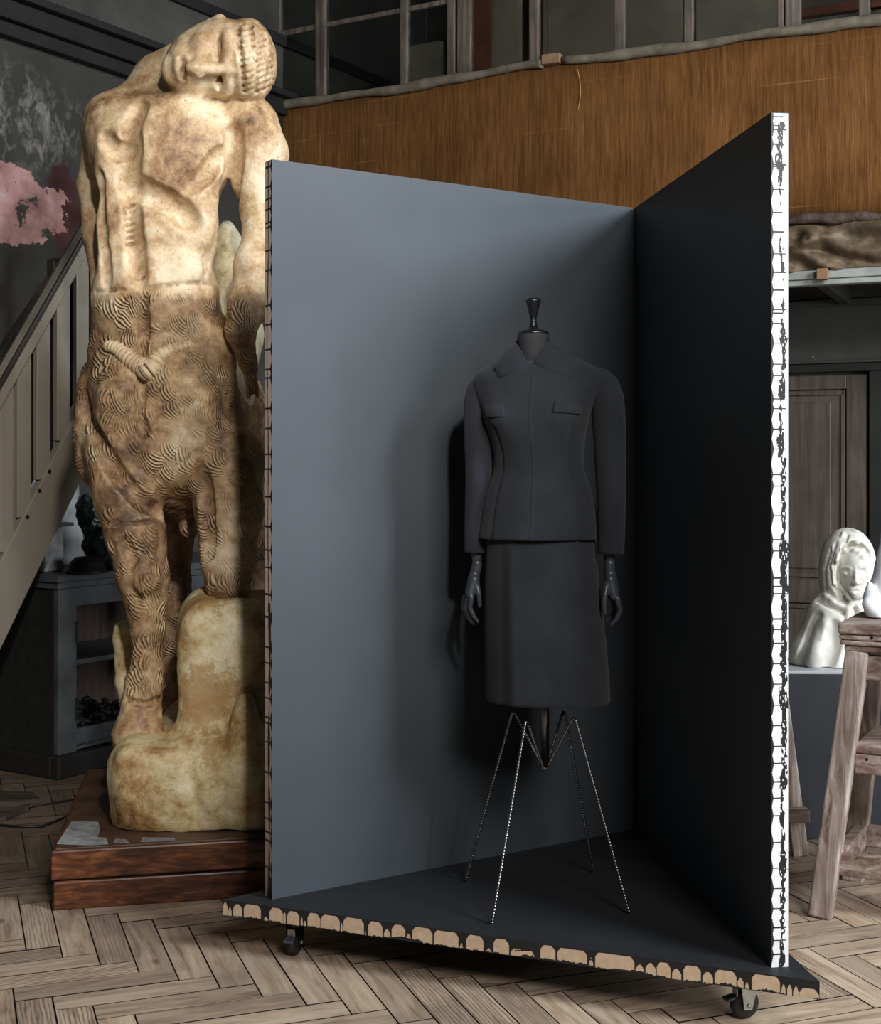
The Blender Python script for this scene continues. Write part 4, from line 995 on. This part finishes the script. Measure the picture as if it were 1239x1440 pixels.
# castors
def caster(name, pos, az_, mbody, lab):
    rt = bpy.data.objects.new('caster', None); C.objects.link(rt); rt.parent = stage; rt.location = V((pos[0], pos[1], 0))-V(stage.location)
    rt['label'] = lab
    o_ = V((pos[0], pos[1], 0)); f = V((math.cos(az_), math.sin(az_), 0)); ax = V((-f.y, f.x, 0))   # f rolling dir, ax axle
    R_ = .037; wc = o_-f*.014+V((0, 0, R_))
    def lk(mb, nm, m, sm=False, bev=0):
        o = mb.build(nm, m, None, smooth=sm, bevel=bev); o.parent = rt; o.location = -o_; return o
    lk(MB().box(o_+V((0,0,ZB0-.002)), (.075, .065, .004), f, ax), 'mounting_plate', mbody)
    lk(MB().lathe([(.02, -.016), (.024, -.012), (.024, -.004), (.02, 0)], o_+V((0,0,ZB0-.004)), (0,0,1), 20), 'swivel', mbody, True)
    lk(MB().lathe([(.012, -.011), (R_-.004, -.012), (R_-.001, -.009), (R_, 0), (R_-.001, .009), (R_-.004, .012), (.012, .011)], wc, tuple(ax), 32), 'wheel', M['rubber'], True)
    lk(MB().lathe([(.012, -.014), (.012, .014)], wc, tuple(ax), 16), 'hub', M['black'], True)
    for s in (-1, 1):
        p = wc+ax*s*.018
        mb = MB(); mb.prism([p+f*-.012+V((0,0,-.010)), p+f*.010+V((0,0,-.012)), p+f*.030+V((0,0,ZB0-.020-R_)), p+f*-.006+V((0,0,ZB0-.012-R_)), p+f*-.020+V((0,0,ZB0-.030-R_))], ax*s*.0025)
        lk(mb, 'fork', mbody, bev=.001)
    lk(MB().lathe([(.005, -.024), (.005, .024)], wc, tuple(ax), 10), 'axle', M['zinc'], True)
    pb = wc-f*.030+V((0, 0, .018))
    lk(MB().prism([pb+ax*.012, pb-ax*.012, pb-ax*.014-f*.026-V((0,0,.006)), pb+ax*.014-f*.026-V((0,0,.006))], (0, 0, .007)), 'brake_pedal', M['pedal'], bev=.002)
    lk(MB().box(pb+f*.004+V((0,0,.014)), (.004, .022, .022), f, ax), 'brake_spring', M['zinc'], bev=.002)
q = G(415, 1346); q = V((q.x, q.y, 0))
caster('caster', (q.x+.0, q.y+.035), math.radians(75), M['black'], 'left front caster with grey brake pedal')
q = G(1046, 1437)
caster('caster', (q.x+.02, q.y+.03), math.radians(20), M['zinc'], 'right front caster with zinc fork')
caster('caster', (BK.x-.03, BK.y-.16), math.radians(100), M['black'], 'rear caster below the back corner')

# ---------------------------------------------------------------- mannequin and suit
MC = V((.285, 3.82, 0)); ps = math.radians(11.5)
mr = V((math.cos(ps), -math.sin(ps), 0)); mf = V((-math.sin(ps), -math.cos(ps), 0))     # viewer-right, front
def mz(py): return H+(CY-py)/F*3.82
def mp(x, f, z): return MC+mr*x+mf*f+V((0, 0, z))
def px2x(px, f=0):                                 # local x of column px at front offset f
    a = (px-CX)/F; P_ = MC+mf*f; return (a*P_.y-P_.x)/(mr.x-a*mr.y)
# jacket body: rows (py, left px, right px, depth front, depth back)
rows_j = [(499, 726, 776, .050, .050), (504, 709, 797, .062, .056), (510, 694, 818, .072, .062), (518, 680, 838, .080, .07), (527, 670, 849, .087, .076), (540, 667, 850, .095, .083), (556, 671, 843, .102, .088), (572, 677, 834, .108, .09), (588, 682, 827, .110, .09), (604, 688, 823, .106, .088), (622, 693, 820, .100, .084), (642, 697, 819, .093, .080), (660, 697, 819, .090, .079), (674, 693, 823, .094, .082), (690, 687.5, 830, .104, .092), (712, 682, 836, .113, .101), (736, 679, 838, .119, .107), (757, 676, 840, .126, .113)]
rows_s = [(742, 690, 832, .107, .098), (770, 687, 836, .113, .103), (820, 685, 841, .118, .107), (870, 684.5, 847, .121, .109), (920, 685, 852, .123, .11), (960, 685.5, 855, .124, .11), (984, 686, 856, .124, .11)]
def interp(rows, py):
    for a, b in zip(rows[:-1], rows[1:]):
        if a[0] <= py <= b[0]:
            t = (py-a[0])/(b[0]-a[0]); return [a[i]+(b[i]-a[i])*t for i in range(5)]
    return list(rows[-1] if py > rows[-1][0] else rows[0])
def smooth_row(rows, py):
    acc = np.zeros(5); 
    for d_, w_ in ((-7, .25), (0, .5), (7, .25)):
        acc += w_*np.array(interp(rows, min(max(py+d_, rows[0][0]), rows[-1][0])))
    return acc
def gauss(a, s): return math.exp(-(a/s)**2)
def jacket(th, py, off=0):
    _, l, r, bf, bb = smooth_row(rows_j, py) if py > 512 else interp(rows_j, py)
    xl = px2x(l); xr = px2x(r); cx_ = (xl+xr)/2; a = (xr-xl)/2+off
    s, c_ = math.sin(th), math.cos(th); b = (bf if c_ > 0 else bb)+off; n_ = 2.25
    e = lambda v: math.copysign(abs(v)**(2/n_), v)
    x = cx_+a*e(s); f = b*e(c_)
    bust = .020*(gauss(th-.62, .36)+gauss(th+.62, .36))*gauss(py-590, 24)
    x += math.sin(th)*bust*.5; f += bust
    if py > 640:                                 # princess seams flare slightly
        k = (py-640)/117.; f += .004*k*math.cos(th*5)*(c_ > -.2); 
    dart = -.007*(gauss(abs(th)-.78, .045))*(1 if py > 598 else 0); f += dart*c_; x += dart*s
    zp = py+13*math.cos(th)*min(1, max(0, (534-py)/35.))
    return mp(x, f, mz(zp))
jk = thing('suit_jacket', 'charcoal wool jacket with pointed collar and nipped waist on the mannequin', 'jacket', mp(0, 0, mz(757)))
NT = 128
py_list = list(np.linspace(499, 757, 88))
def jring(py, off=0): return [jacket(-math.pi+2*math.pi*i/NT, py, off) for i in range(NT)]
mb = MB(); mb.loft([jring(p) for p in py_list], cap=False)
mb.build('jacket_body', M['wool'], jk, smooth=True, solid=-.004)
mb = MB(); mb.loft([[jacket(-math.pi+2*math.pi*i/NT, 757-p, .0012+.0*p) for i in range(NT)] for p in (0, .6)]+[], cap=False)
# placket
def patch(t0, t1, y0, y1, off, name, m, par, nt=10, ny=40, th=.003, shape=None, fn=jacket):
    mb = MB(); R_ = []
    for j in range(ny+1):
        py = y0+(y1-y0)*j/ny; row = []
        for i in range(nt+1):
            u = i/nt; t = t0+(t1-t0)*u; yy = py+(shape(u, j/ny) if shape else 0); row.append(fn(t, yy, off))
        R_.append(row)
    mb.loft(R_, closed=False); o = mb.build(name, m, par, smooth=True, solid=th); return o
patch(-.035, .005, 506, 756.8, .0042, 'front_placket', M['wool'], jk, 4, 70, .003)
patch(.006, .022, 506, 756, .0012, 'placket_seam', M['seam'], jk, 1, 60, .0006)
for s in (-1, 1):
    patch(s*.762, s*.788, 596, 756, .0022, 'princess_seam', M['seam'], jk, 1, 60, .0008)
sh = lambda u, v: -3+5*(u-.5)*0+2*math.sin(math.pi*u)*v
patch(.33, .90, 569, 583, .008, 'pocket_flap', M['wool'], jk, 14, 8, .006, lambda u, v: 2.5*u-1)
patch(-.95, -.42, 572, 587, .008, 'pocket_flap', M['wool'], jk, 14, 8, .006, lambda u, v: -1.5*u+2)
# sleeves
def sleeve(rows, side):
    pts = [mp(px2x(p[0], p[3]), p[3], mz(p[1])) for p in rows]; rs = [p[2] for p in rows]
    # resample smoothly
    P_ = []; R_ = []
    for i in range(len(pts)-1):
        p0 = pts[max(i-1, 0)]; p1 = pts[i]; p2 = pts[i+1]; p3 = pts[min(i+2, len(pts)-1)]
        for k in range(6):
            t = k/6; P_.append(.5*((2*p1)+(p2-p0)*t+(2*p0-5*p1+4*p2-p3)*t*t+(3*p1-p0-3*p2+p3)*t**3)); R_.append(rs[i]+(rs[i+1]-rs[i])*t)
    P_.append(pts[-1]); R_.append(rs[-1])
    mb = MB().tube(P_, R_, 40, cap=False, sq=1.12, up=tuple(mr)); 
    o = mb.build('sleeve', M['wool'], jk, smooth=True, solid=-.003); return o
sleeve([(832, 524, .010, -.005), (842, 529, .024, -.005), (850, 541, .038, -.003), (854, 560, .0455, 0), (856, 590, .0465, .0), (857.5, 620, .0455, .003), (858.5, 660, .043, .006), (859.5, 700, .0405, .01), (859.5, 740, .038, .014), (859, 777, .0365, .018)], 1)
sleeve([(690, 528, .010, -.005), (682, 533, .022, -.005), (674, 546, .034, -.003), (672, 566, .0395, 0), (672, 595, .041, .0), (673, 625, .041, .003), (673, 665, .038, .006), (671, 705, .035, .01), (668.5, 745, .031, .014), (667.5, 778, .0285, .018)], -1)
# collar
def surf_at(th, py, off):
    q = py
    for _ in range(12): q += .7*(py-(q+13*math.cos(th)*min(1, max(0, (534-q)/35.))))
    return jacket(th, max(499, q), off)
def collar():
    th = [0.02, .22, .48, .85, 1.35, 1.9, 2.5, math.pi]
    tho = [0.06, .30, .52, .80, 1.30, 1.9, 2.5, math.pi]
    neckpy = [515, 509, 499, 489, 483, 480, 478, 477]
    outpy = [518.5, 527, 534, 522, 507, 498, 494, 493]
    inr = [.054, .053, .052, .050, .049, .049, .050, .050]
    def stn(k, s):
        t = th[k]*s
        P_ = lambda r, py: mp(NX+math.sin(t)*r, NFd+math.cos(t)*r, mz(py))
        o = surf_at(tho[k]*s, outpy[k], .0065); n_ = P_(inr[k], neckpy[k]); f_ = P_(inr[k]+.003, neckpy[k]-3.0*min(1, k/2)); g_ = P_(inr[k]+.008, neckpy[k]-2.0*min(1, k/2))
        m = (g_+o)/2; d = m-mp(NX, NFd, m.z); m = m+d.normalized()*.006*min(1, k/2)+V((0, 0, .004*min(1, k/2)))
        return [n_, f_, g_, m, m.lerp(o, .6), o]
    full = [stn(k, -1) for k in range(8)]+[stn(k, 1) for k in range(7)][::-1]
    mb = MB(); mb.loft(full, closed=False)
    return mb
NX = px2x(748)+.004; NFd = .0
collar().build('collar', M['wool'], jk, smooth=True, solid=.0035)

# skirt
def skirt(th, py, off=0):
    _, l, r, bf, bb = interp(rows_s, py); xl = px2x(l); xr = px2x(r); cx_ = (xl+xr)/2; a = (xr-xl)/2+off
    s, c_ = math.sin(th), math.cos(th); b = (bf if c_ > 0 else bb)+off; e = lambda v: math.copysign(abs(v)**(2/2.3), v)
    x = cx_+a*e(s); f = b*e(c_)
    k = min(1, (py-742)/60.)
    f += (-.010*gauss(th+.62, .10)+.004*gauss(th+.42, .12))*k+.003*math.sin(th*4+py*.01)*k
    f += .0015*math.sin(py*.11)*gauss(th-.2, .5)*(py > 930)
    return mp(x, f, mz(py))
sk = thing('pencil_skirt', 'charcoal wool knee-length straight skirt below the jacket on the mannequin', 'skirt', mp(0, 0, mz(984)))
mb = MB(); mb.loft([[skirt(-math.pi+2*math.pi*i/NT, p) for i in range(NT)] for p in np.linspace(742, 984, 60)], cap=False)
mb.build('skirt_body', M['wool'], sk, smooth=True, solid=-.004)
patch(-math.pi, math.pi, 976, 984.3, .0008, 'hem', M['wool'], sk, 96, 3, .0012, None, skirt)

# mannequin proper
mq = thing('mannequin', 'black tailor mannequin with turned finial, jointed hands and thin rod legs', 'mannequin', (MC.x, MC.y, ZB1))
nx = px2x(750)
def ml(prof, c_, name, m, seg=40):
    return MB().lathe(prof, c_, (0, 0, 1), seg).build(name, m, mq, smooth=True)
zq = mz(468)
ml([(.030, mz(535)-zq), (.040, mz(515)-zq), (.0445, mz(490)-zq), (.0455, mz(478)-zq), (.0455, mz(471)-zq), (.043, mz(469)-zq)], mp(nx, 0, zq), 'neck', M['neck_cloth'])
ml([(.044, -.004), (.0445, .004), (.042, .008), (.030, .012), (.018, .017), (.012, .023), (.0105, .027), (.012, .030), (.010, .034), (.0085, .038), (.012, .056), (.0175, .078), (.0215, .093), (.0215, .097), (.0185, .101), (.008, .104), (.001, .1045)], mp(nx, 0, mz(470)), 'finial', M['black_lacquer'])
# torso form hidden under the suit
mb = MB(); mb.loft([[jacket(-math.pi+2*math.pi*i/48, p, -.012) for i in range(48)] for p in np.linspace(506, 752, 30)]); mb.build('torso_form', M['neck_cloth'], mq, smooth=True)
# hands
def hand(right):
    lo, hi = ((.40, 3.68, .93), (.56, 3.90, 1.16)) if right else ((.03, 3.76, .93), (.16, 3.96, 1.16))
    Yh = MC.y+(mr.y*(.19 if right else -.19))+mf.y*.018
    k = Clay((-.1+(.5 if right else .1)-.06, Yh-.09, mz(892)), ((.5 if right else .1)+.10, Yh+.09, mz(768)), .0019)
    P_ = lambda x, y, d=0: W(x, y, Yh+d)
    if right:
        k.cap(P_(857, 770), P_(857, 784), .0165, .0150, .002); k.cap(P_(857, 787.5), P_(857, 788.5), .0135, .0135, .0015); k.cap(P_(857, 793), P_(857, 797), .0155, .0155, .002)
        k.chain([(P_(857, 801), .0145), (P_(859, 815), .0175), (P_(862, 832), .0180)], .006); k.cap(P_(857, 815, .02), P_(861, 838, .026), .012, .013, .01); k.cap(P_(858, 815, -.014), P_(863, 838, -.018), .012, .013, .01)
        for i, (dx, d, L_) in enumerate(((4, -.024, .92), (2.5, -.008, 1.0), (0, .010, .97), (-2, .027, .8))):
            a = P_(864+dx, 842, d); b = P_(868+dx, 842+17*L_, d); c2 = P_(864+dx, 842+28*L_, d); e = P_(856+dx, 842+39*L_, d)
            k.cap(a, b, .0085, .0078, .001); k.cap(b+V((0,0,-.003)), c2, .0078, .007, .001); k.cap(c2+V((0,0,-.003)), e, .007, .0052, .001)
        k.cap(P_(853, 822, -.016), P_(850.5, 838, -.026), .010, .0085, .006); k.cap(P_(850, 841, -.027), P_(849.5, 851, -.03), .0082, .0078, .001); k.cap(P_(849.5, 854, -.03), P_(851, 863, -.03), .0078, .0055, .001)
    else:
        k.cap(P_(670, 772), P_(670.5, 785), .0150, .0140, .002); k.cap(P_(670.5, 788.5), P_(670.5, 789.5), .0125, .0125, .0015); k.cap(P_(671, 793), P_(670.5, 798), .0145, .0145, .002)
        k.chain([(P_(669, 802), .0140), (P_(666, 815), .0160), (P_(662, 832), .0165)], .006); k.cap(P_(668, 815, .02), P_(663, 836, .026), .011, .012, .01); k.cap(P_(667, 815, -.014), P_(661, 836, -.018), .011, .012, .01)
        for i, (dx, d, L_) in enumerate(((5, -.024, .92), (0, -.008, 1.0), (-3, .010, .97), (-4, .027, .8))):
            a = P_(658+dx, 840, d); b = P_(656+dx, 840+15*L_, d); c2 = P_(660+dx, 840+25*L_, d); e = P_(667+dx, 840+37*L_, d)
            k.cap(a, b, .0082, .0075, .001); k.cap(b+V((0,0,-.003)), c2, .0075, .007, .001); k.cap(c2+V((0,0,-.003)), e, .007, .0050, .001)
        k.cap(P_(670, 820, -.014), P_(673, 835, -.022), .009, .008, .006); k.cap(P_(673.5, 838, -.022), P_(674.5, 852, -.024), .0075, .006, .001)
    o = clay_obj('hand', k, M['hand'], mq, None, 'articulated grey wooden hand at the %s cuff' % ('right' if right else 'left'), 1)
hand(True); hand(False)
# post and bent rod legs
PC = V((.295, 3.82, 0)); hub = W(766, 1078, 3.82)
MB().lathe([(.0125, 0), (.0125, mz(984)-hub.z+.12)], hub, (0,0,1), 20).build('post', M['steel'], mq, smooth=True)
MB().lathe([(.005, -.008), (.008, -.005), (.0085, 0), (.0085, .008), (.010, .012)], hub, (0,0,1), 20).build('hub', M['zinc'], mq, smooth=True)
for (pk, pY, ft, fz, m) in (((722, 997), 3.885, (655, 1240), 1, 'rodblack'), ((740, 1010), 3.735, (692, 1300), 1, 'steel'), ((793, 997), 3.90, (835, 1228), 1, 'rodblack'), ((808, 1006), 3.77, (885, 1286), 1, 'steel')):
    a = hub+V((0, 0, .003)); b = W(pk[0], pk[1], pY); f = G(ft[0], ft[1], ZB1); f.z = ZB1+.004
    a = a+(V((b.x, b.y, a.z))-a).normalized()*.010
    raw = []; d1_ = (b-a).normalized(); d2_ = (f-b).normalized(); rb_ = .022
    p1 = b-d1_*rb_; p2 = b+d2_*rb_
    arc = [p1*(1-t)**2+b*2*t*(1-t)+p2*t*t for t in [i/10 for i in range(11)]]
    def seg(p, q, n_): return [p.lerp(q, i/n_) for i in range(n_)]
    n1_ = int((p1-a).length/.002); n2_ = int((f-p2).length/.002)
    raw = seg(a, p1, n1_)+arc[:-1]+seg(p2, f, n2_)+[f]
    acc = 0; rs = [.0042]
    for i in range(1, len(raw)):
        acc += (raw[i]-raw[i-1]).length; rs.append(.0040+.0011*math.sin(acc/.0085*2*math.pi))
    MB().tube(raw, rs, 8).build('leg', M['rodblack'], mq, smooth=True)

# ---------------------------------------------------------------- pedestal, bust, stands at right
pz = H-.766
pd = thing('pedestal', 'slate-grey painted box pedestal carrying the white hooded bust', 'pedestal', (1.45, 5.15, 0))
a = V((1.23, 4.965, 0)); e1 = V((1, -.03, 0)).normalized(); e2 = V((.03, 1, 0)).normalized()
MB().prism([a, a+e1*.42, a+e1*.42+e2*.38, a+e2*.38], (0, 0, pz-.012)).build('box_body', M['pedestal'], pd, bevel=.003)
aa = a-e1*.004-e2*.004+V((0, 0, pz-.012)); MB().prism([aa, aa+e1*.428, aa+e1*.428+e2*.388, aa+e2*.388], (0, 0, .012)).build('top_board', M['pedtop'], pd, bevel=.002)
bst = Clay((1.24, 4.93, pz-.01), (1.70, 5.36, 1.20), .0034)
def be(px, py, Y, rx, ry, rz, k=.015, op='add', ang=0):
    s2 = Y/1900.; bst.ell(W(px, py, Y), (rx*s2, rz, ry*s2), k, op, Matrix.Rotation(math.radians(ang), 3, 'Y') if ang else None)
be(1168, 932, 5.15, 60, 62, .145, .02); be(1170, 880, 5.14, 38, 48, .12, .04)
be(1188, 858, 5.13, 28, 28, .09, .03)
be(1176, 812, 5.15, 22, 40, .12, .03)
be(1192, 790, 5.13, 37, 48, .125, .02)                      # hood
be(1203, 806, 5.03, 26, 46, .075, .012, 'sub')              # opening
be(1203, 806, 5.085, 24, 38, .085, .01)                     # head
be(1202, 834, 5.04, 12, 11, .035, .02)
be(1190, 806, 4.992, 6, 4.5, .014, .008, 'sub'); be(1214, 804, 4.998, 6, 4.5, .014, .008, 'sub')
for x_, y_ in ((1190, 806.5), (1214, 804.5)):
    q = bst.surf(x_, y_, .006); bst.ell(q, (.012, .010, .008), .003)
a_ = bst.surf(1203, 797, .004); b_ = bst.surf(1204.5, 819, -.012); bst.cap(a_, b_, .0055, .009, .006); bst.ell(b_+V((-.008, .007, 0)), (.007, .007, .006), .004); bst.ell(b_+V((.008, .007, 0)), (.007, .007, .006), .004)
bst.groove([(1184, 799), (1190, 797.5), (1197, 800)], .004, .004, .001, 'add', 4); bst.groove([(1208, 799), (1214, 796.5), (1220, 798)], .004, .004, .001, 'add', 4)
bst.groove([(1195, 829), (1202, 827.5), (1209, 828.5)], .0048, .003, .0, 'add', 4); bst.groove([(1196, 833.5), (1202, 834.5), (1208, 832.5)], .0050, .003, .0, 'add', 4); bst.groove([(1195, 831), (1209, 830.5)], .0018, .002, -.0015, 'sub', 5)
random.seed(5)
for (x_, y_) in ((1186, 782), (1191, 776), (1197, 772), (1203, 774), (1209, 779), (1214, 785), (1219, 789), (1206, 768), (1213, 773), (1219, 780), (1183, 788), (1198, 764), (1205, 762)):
    q = bst.surf(x_, y_, .004); bst.ell(q, (.015, .012, .011), .004)
for pts in (((1185, 755), (1172, 790), (1176, 825), (1196, 845)), ((1176, 762), (1166, 795), (1169, 822), (1190, 848)), ((1192, 752), (1180, 785), (1182, 820), (1198, 842)), ((1168, 772), (1160, 800), (1162, 828))):
    bst.groove(pts, .0055, .006)
bst.groove([(1186, 749), (1177, 788), (1181, 826), (1198, 846)], .0055, .006, 0, 'add'); bst.groove([(1199, 746), (1212, 752), (1224, 772), (1227, 800), (1222, 830)], .006, .006, 0, 'add')
bst.groove([(1150, 842), (1168, 852), (1190, 862)], .008, .012); bst.groove([(1160, 836), (1176, 850), (1192, 856)], .007, .008, 0, 'add')
bst.chain([(W(1200, 846, 5.04), .014), (W(1193, 856, 5.035), .012), (W(1192, 874, 5.03), .013)], .006); bst.chain([(W(1202, 846, 5.04), .012), (W(1209, 856, 5.035), .012), (W(1211, 870, 5.035), .011)], .006)
bst.groove([(1150, 870), (1140, 900), (1128, 930)], .014, .03); bst.groove([(1172, 880), (1170, 910), (1160, 935)], .012, .03); bst.groove([(1160, 875), (1150, 905), (1145, 935)], .012, .03, 0, 'add')
sl, x, y, z = bst.sub((-9,)*3, (9,)*3); bst.f = np.maximum(bst.f, (pz+.001-z)+0*bst.f).astype(np.float32)
o = clay_obj('plaster_bust', bst, M['white'], None, lambda v: .0012*vnoise(v, 40, 41), None, 1)
tagp(o, 'white plaster bust of a curly-haired woman in a knotted headscarf on the pedestal', 'bust')

# big wooden modelling stand
sd = thing('modelling_stand', 'whitewashed wooden sculptor stand with splayed legs, right of the tall panels', 'stand', (1.4, 4.25, 0))
f1 = V((.88, -.47, 0)).normalized(); f2 = V((.47, .88, 0)).normalized()
TC = V((1.215, 4.13, 0)); ztop = .895
def tb(u0, u1, v0, v1, z0, z1, name, m='oldwoodx', bev=.005, lab=None):
    p = [TC+f1*a_+f2*b_ for a_, b_ in ((u0, v0), (u1, v0), (u1, v1), (u0, v1))]
    return MB().hexa([q+V((0,0,z0)) for q in p]+[q+V((0,0,z1)) for q in p]).build(name, M[m], sd, bevel=bev, label=lab)
tb(0, .19, 0, .36, ztop-.034, ztop, 'top_board'); tb(.193, .50, 0.002, .36, ztop-.036, ztop-.001, 'top_board')
tb(.002, .50, .004, .35, ztop-.052, ztop-.036, 'top_layer'); tb(.004, .50, .006, .35, ztop-.068, ztop-.053, 'top_layer')
tb(.015, .49, .015, .34, ztop-.088, ztop-.069, 'sub_frame')
def lg(u0, v0, u1, v1, wd=.068):
    a_ = TC+f1*u1+f2*v1; b_ = TC+f1*u0+f2*v0; b_.z = ztop-.088
    MB().beam(a_, b_, wd, .058, tuple(f1)).build('leg', M['oldwood'], sd, bevel=.006)
lg(.052, .045, -.045, -.035); lg(.45, .045, .545, -.035); lg(.052, .31, -.03, .39); lg(.45, .31, .545, .39)
tb(.07, .43, .035, .065, .72, .795, 'upper_rail'); tb(.07, .43, .28, .32, .72, .795, 'upper_rail')
tb(.045, .46, .02, .05, .435, .495, 'middle_rail'); tb(.045, .46, .02, .36, .497, .525, 'middle_shelf'); tb(.03, .06, .06, .32, .43, .495, 'side_rail')
tb(.0, .50, -.012, .022, .125, .195, 'lower_rail'); tb(-.02, .02, .04, .35, .125, .195, 'side_rail'); tb(-.02, .53, .345, .375, .125, .195, 'lower_rail'); tb(.48, .52, .04, .35, .125, .195, 'side_rail')
for (u_, z_) in ((.10, .855), (.085, .485)):
    q = TC+f1*u_-f2*.0+V((0, 0, z_)); MB().lathe([(.001, .002), (.005, .001), (.005, 0)], q, tuple(-f2), 8).build('screw', M['black'], sd)
# bright plaster piece on the stand
pc = Clay((1.29, 4.1, ztop-.01), (1.62, 4.46, 1.22), .005)
pc.chain([(W(1262, 730, 4.30), .03), (W(1256, 790, 4.30), .05), (W(1250, 850, 4.28), .07)], .02); pc.chain([(W(1224, 822, 4.26), .010), (W(1226, 842, 4.26), .026), (W(1232, 858, 4.26), .035)], .01)
pc.cap(W(1221, 848, 4.24), W(1236, 866, 4.24), .018, .03, .01); pc.cap(W(1262, 740, 4.3), W(1270, 860, 4.3), .04, .06, .02)
sl, x, y, z = pc.sub((-9,)*3, (9,)*3); pc.f = np.maximum(pc.f, (ztop+.001-z)+0*pc.f).astype(np.float32)
tagp(clay_obj('plaster_cast', pc, M['whiter'], None, lambda v: .006*vnoise(v, 25, 51), None, 1), 'bright white faceted plaster cast on the wooden modelling stand', 'sculpture')
# trestle behind the tall panel
tr = thing('trestle', 'old wooden trestle partly hidden behind the white-edged panel', 'trestle', (1.15, 4.9, 0))
b0 = G(1125, 1203); t0 = W(1092, 985, 4.8)
for dy in (0, .12):
    MB().beam(b0+V((0, dy, 0)), t0+V((0, dy, .1)), .055, .04).build('leg', M['oldwood'], tr, bevel=.004)
    MB().beam(V((t0.x*2-b0.x+.0, b0.y+dy, 0)), t0+V((0.0, dy, .1)), .055, .04).build('leg', M['oldwood'], tr, bevel=.004)
q = W(1105, 1146, 4.72); MB().beam(V((.98, q.y, q.z)), V((1.285, q.y, q.z)), .045, .05, (0,0,1)).build('cross_rail', M['oldwoodx'], tr, bevel=.004)
MB().box((t0.x-.06, t0.y+.06, t0.z+.10), (.10, .24, .05)).build('top_beam', M['oldwoodx'], tr, bevel=.004)
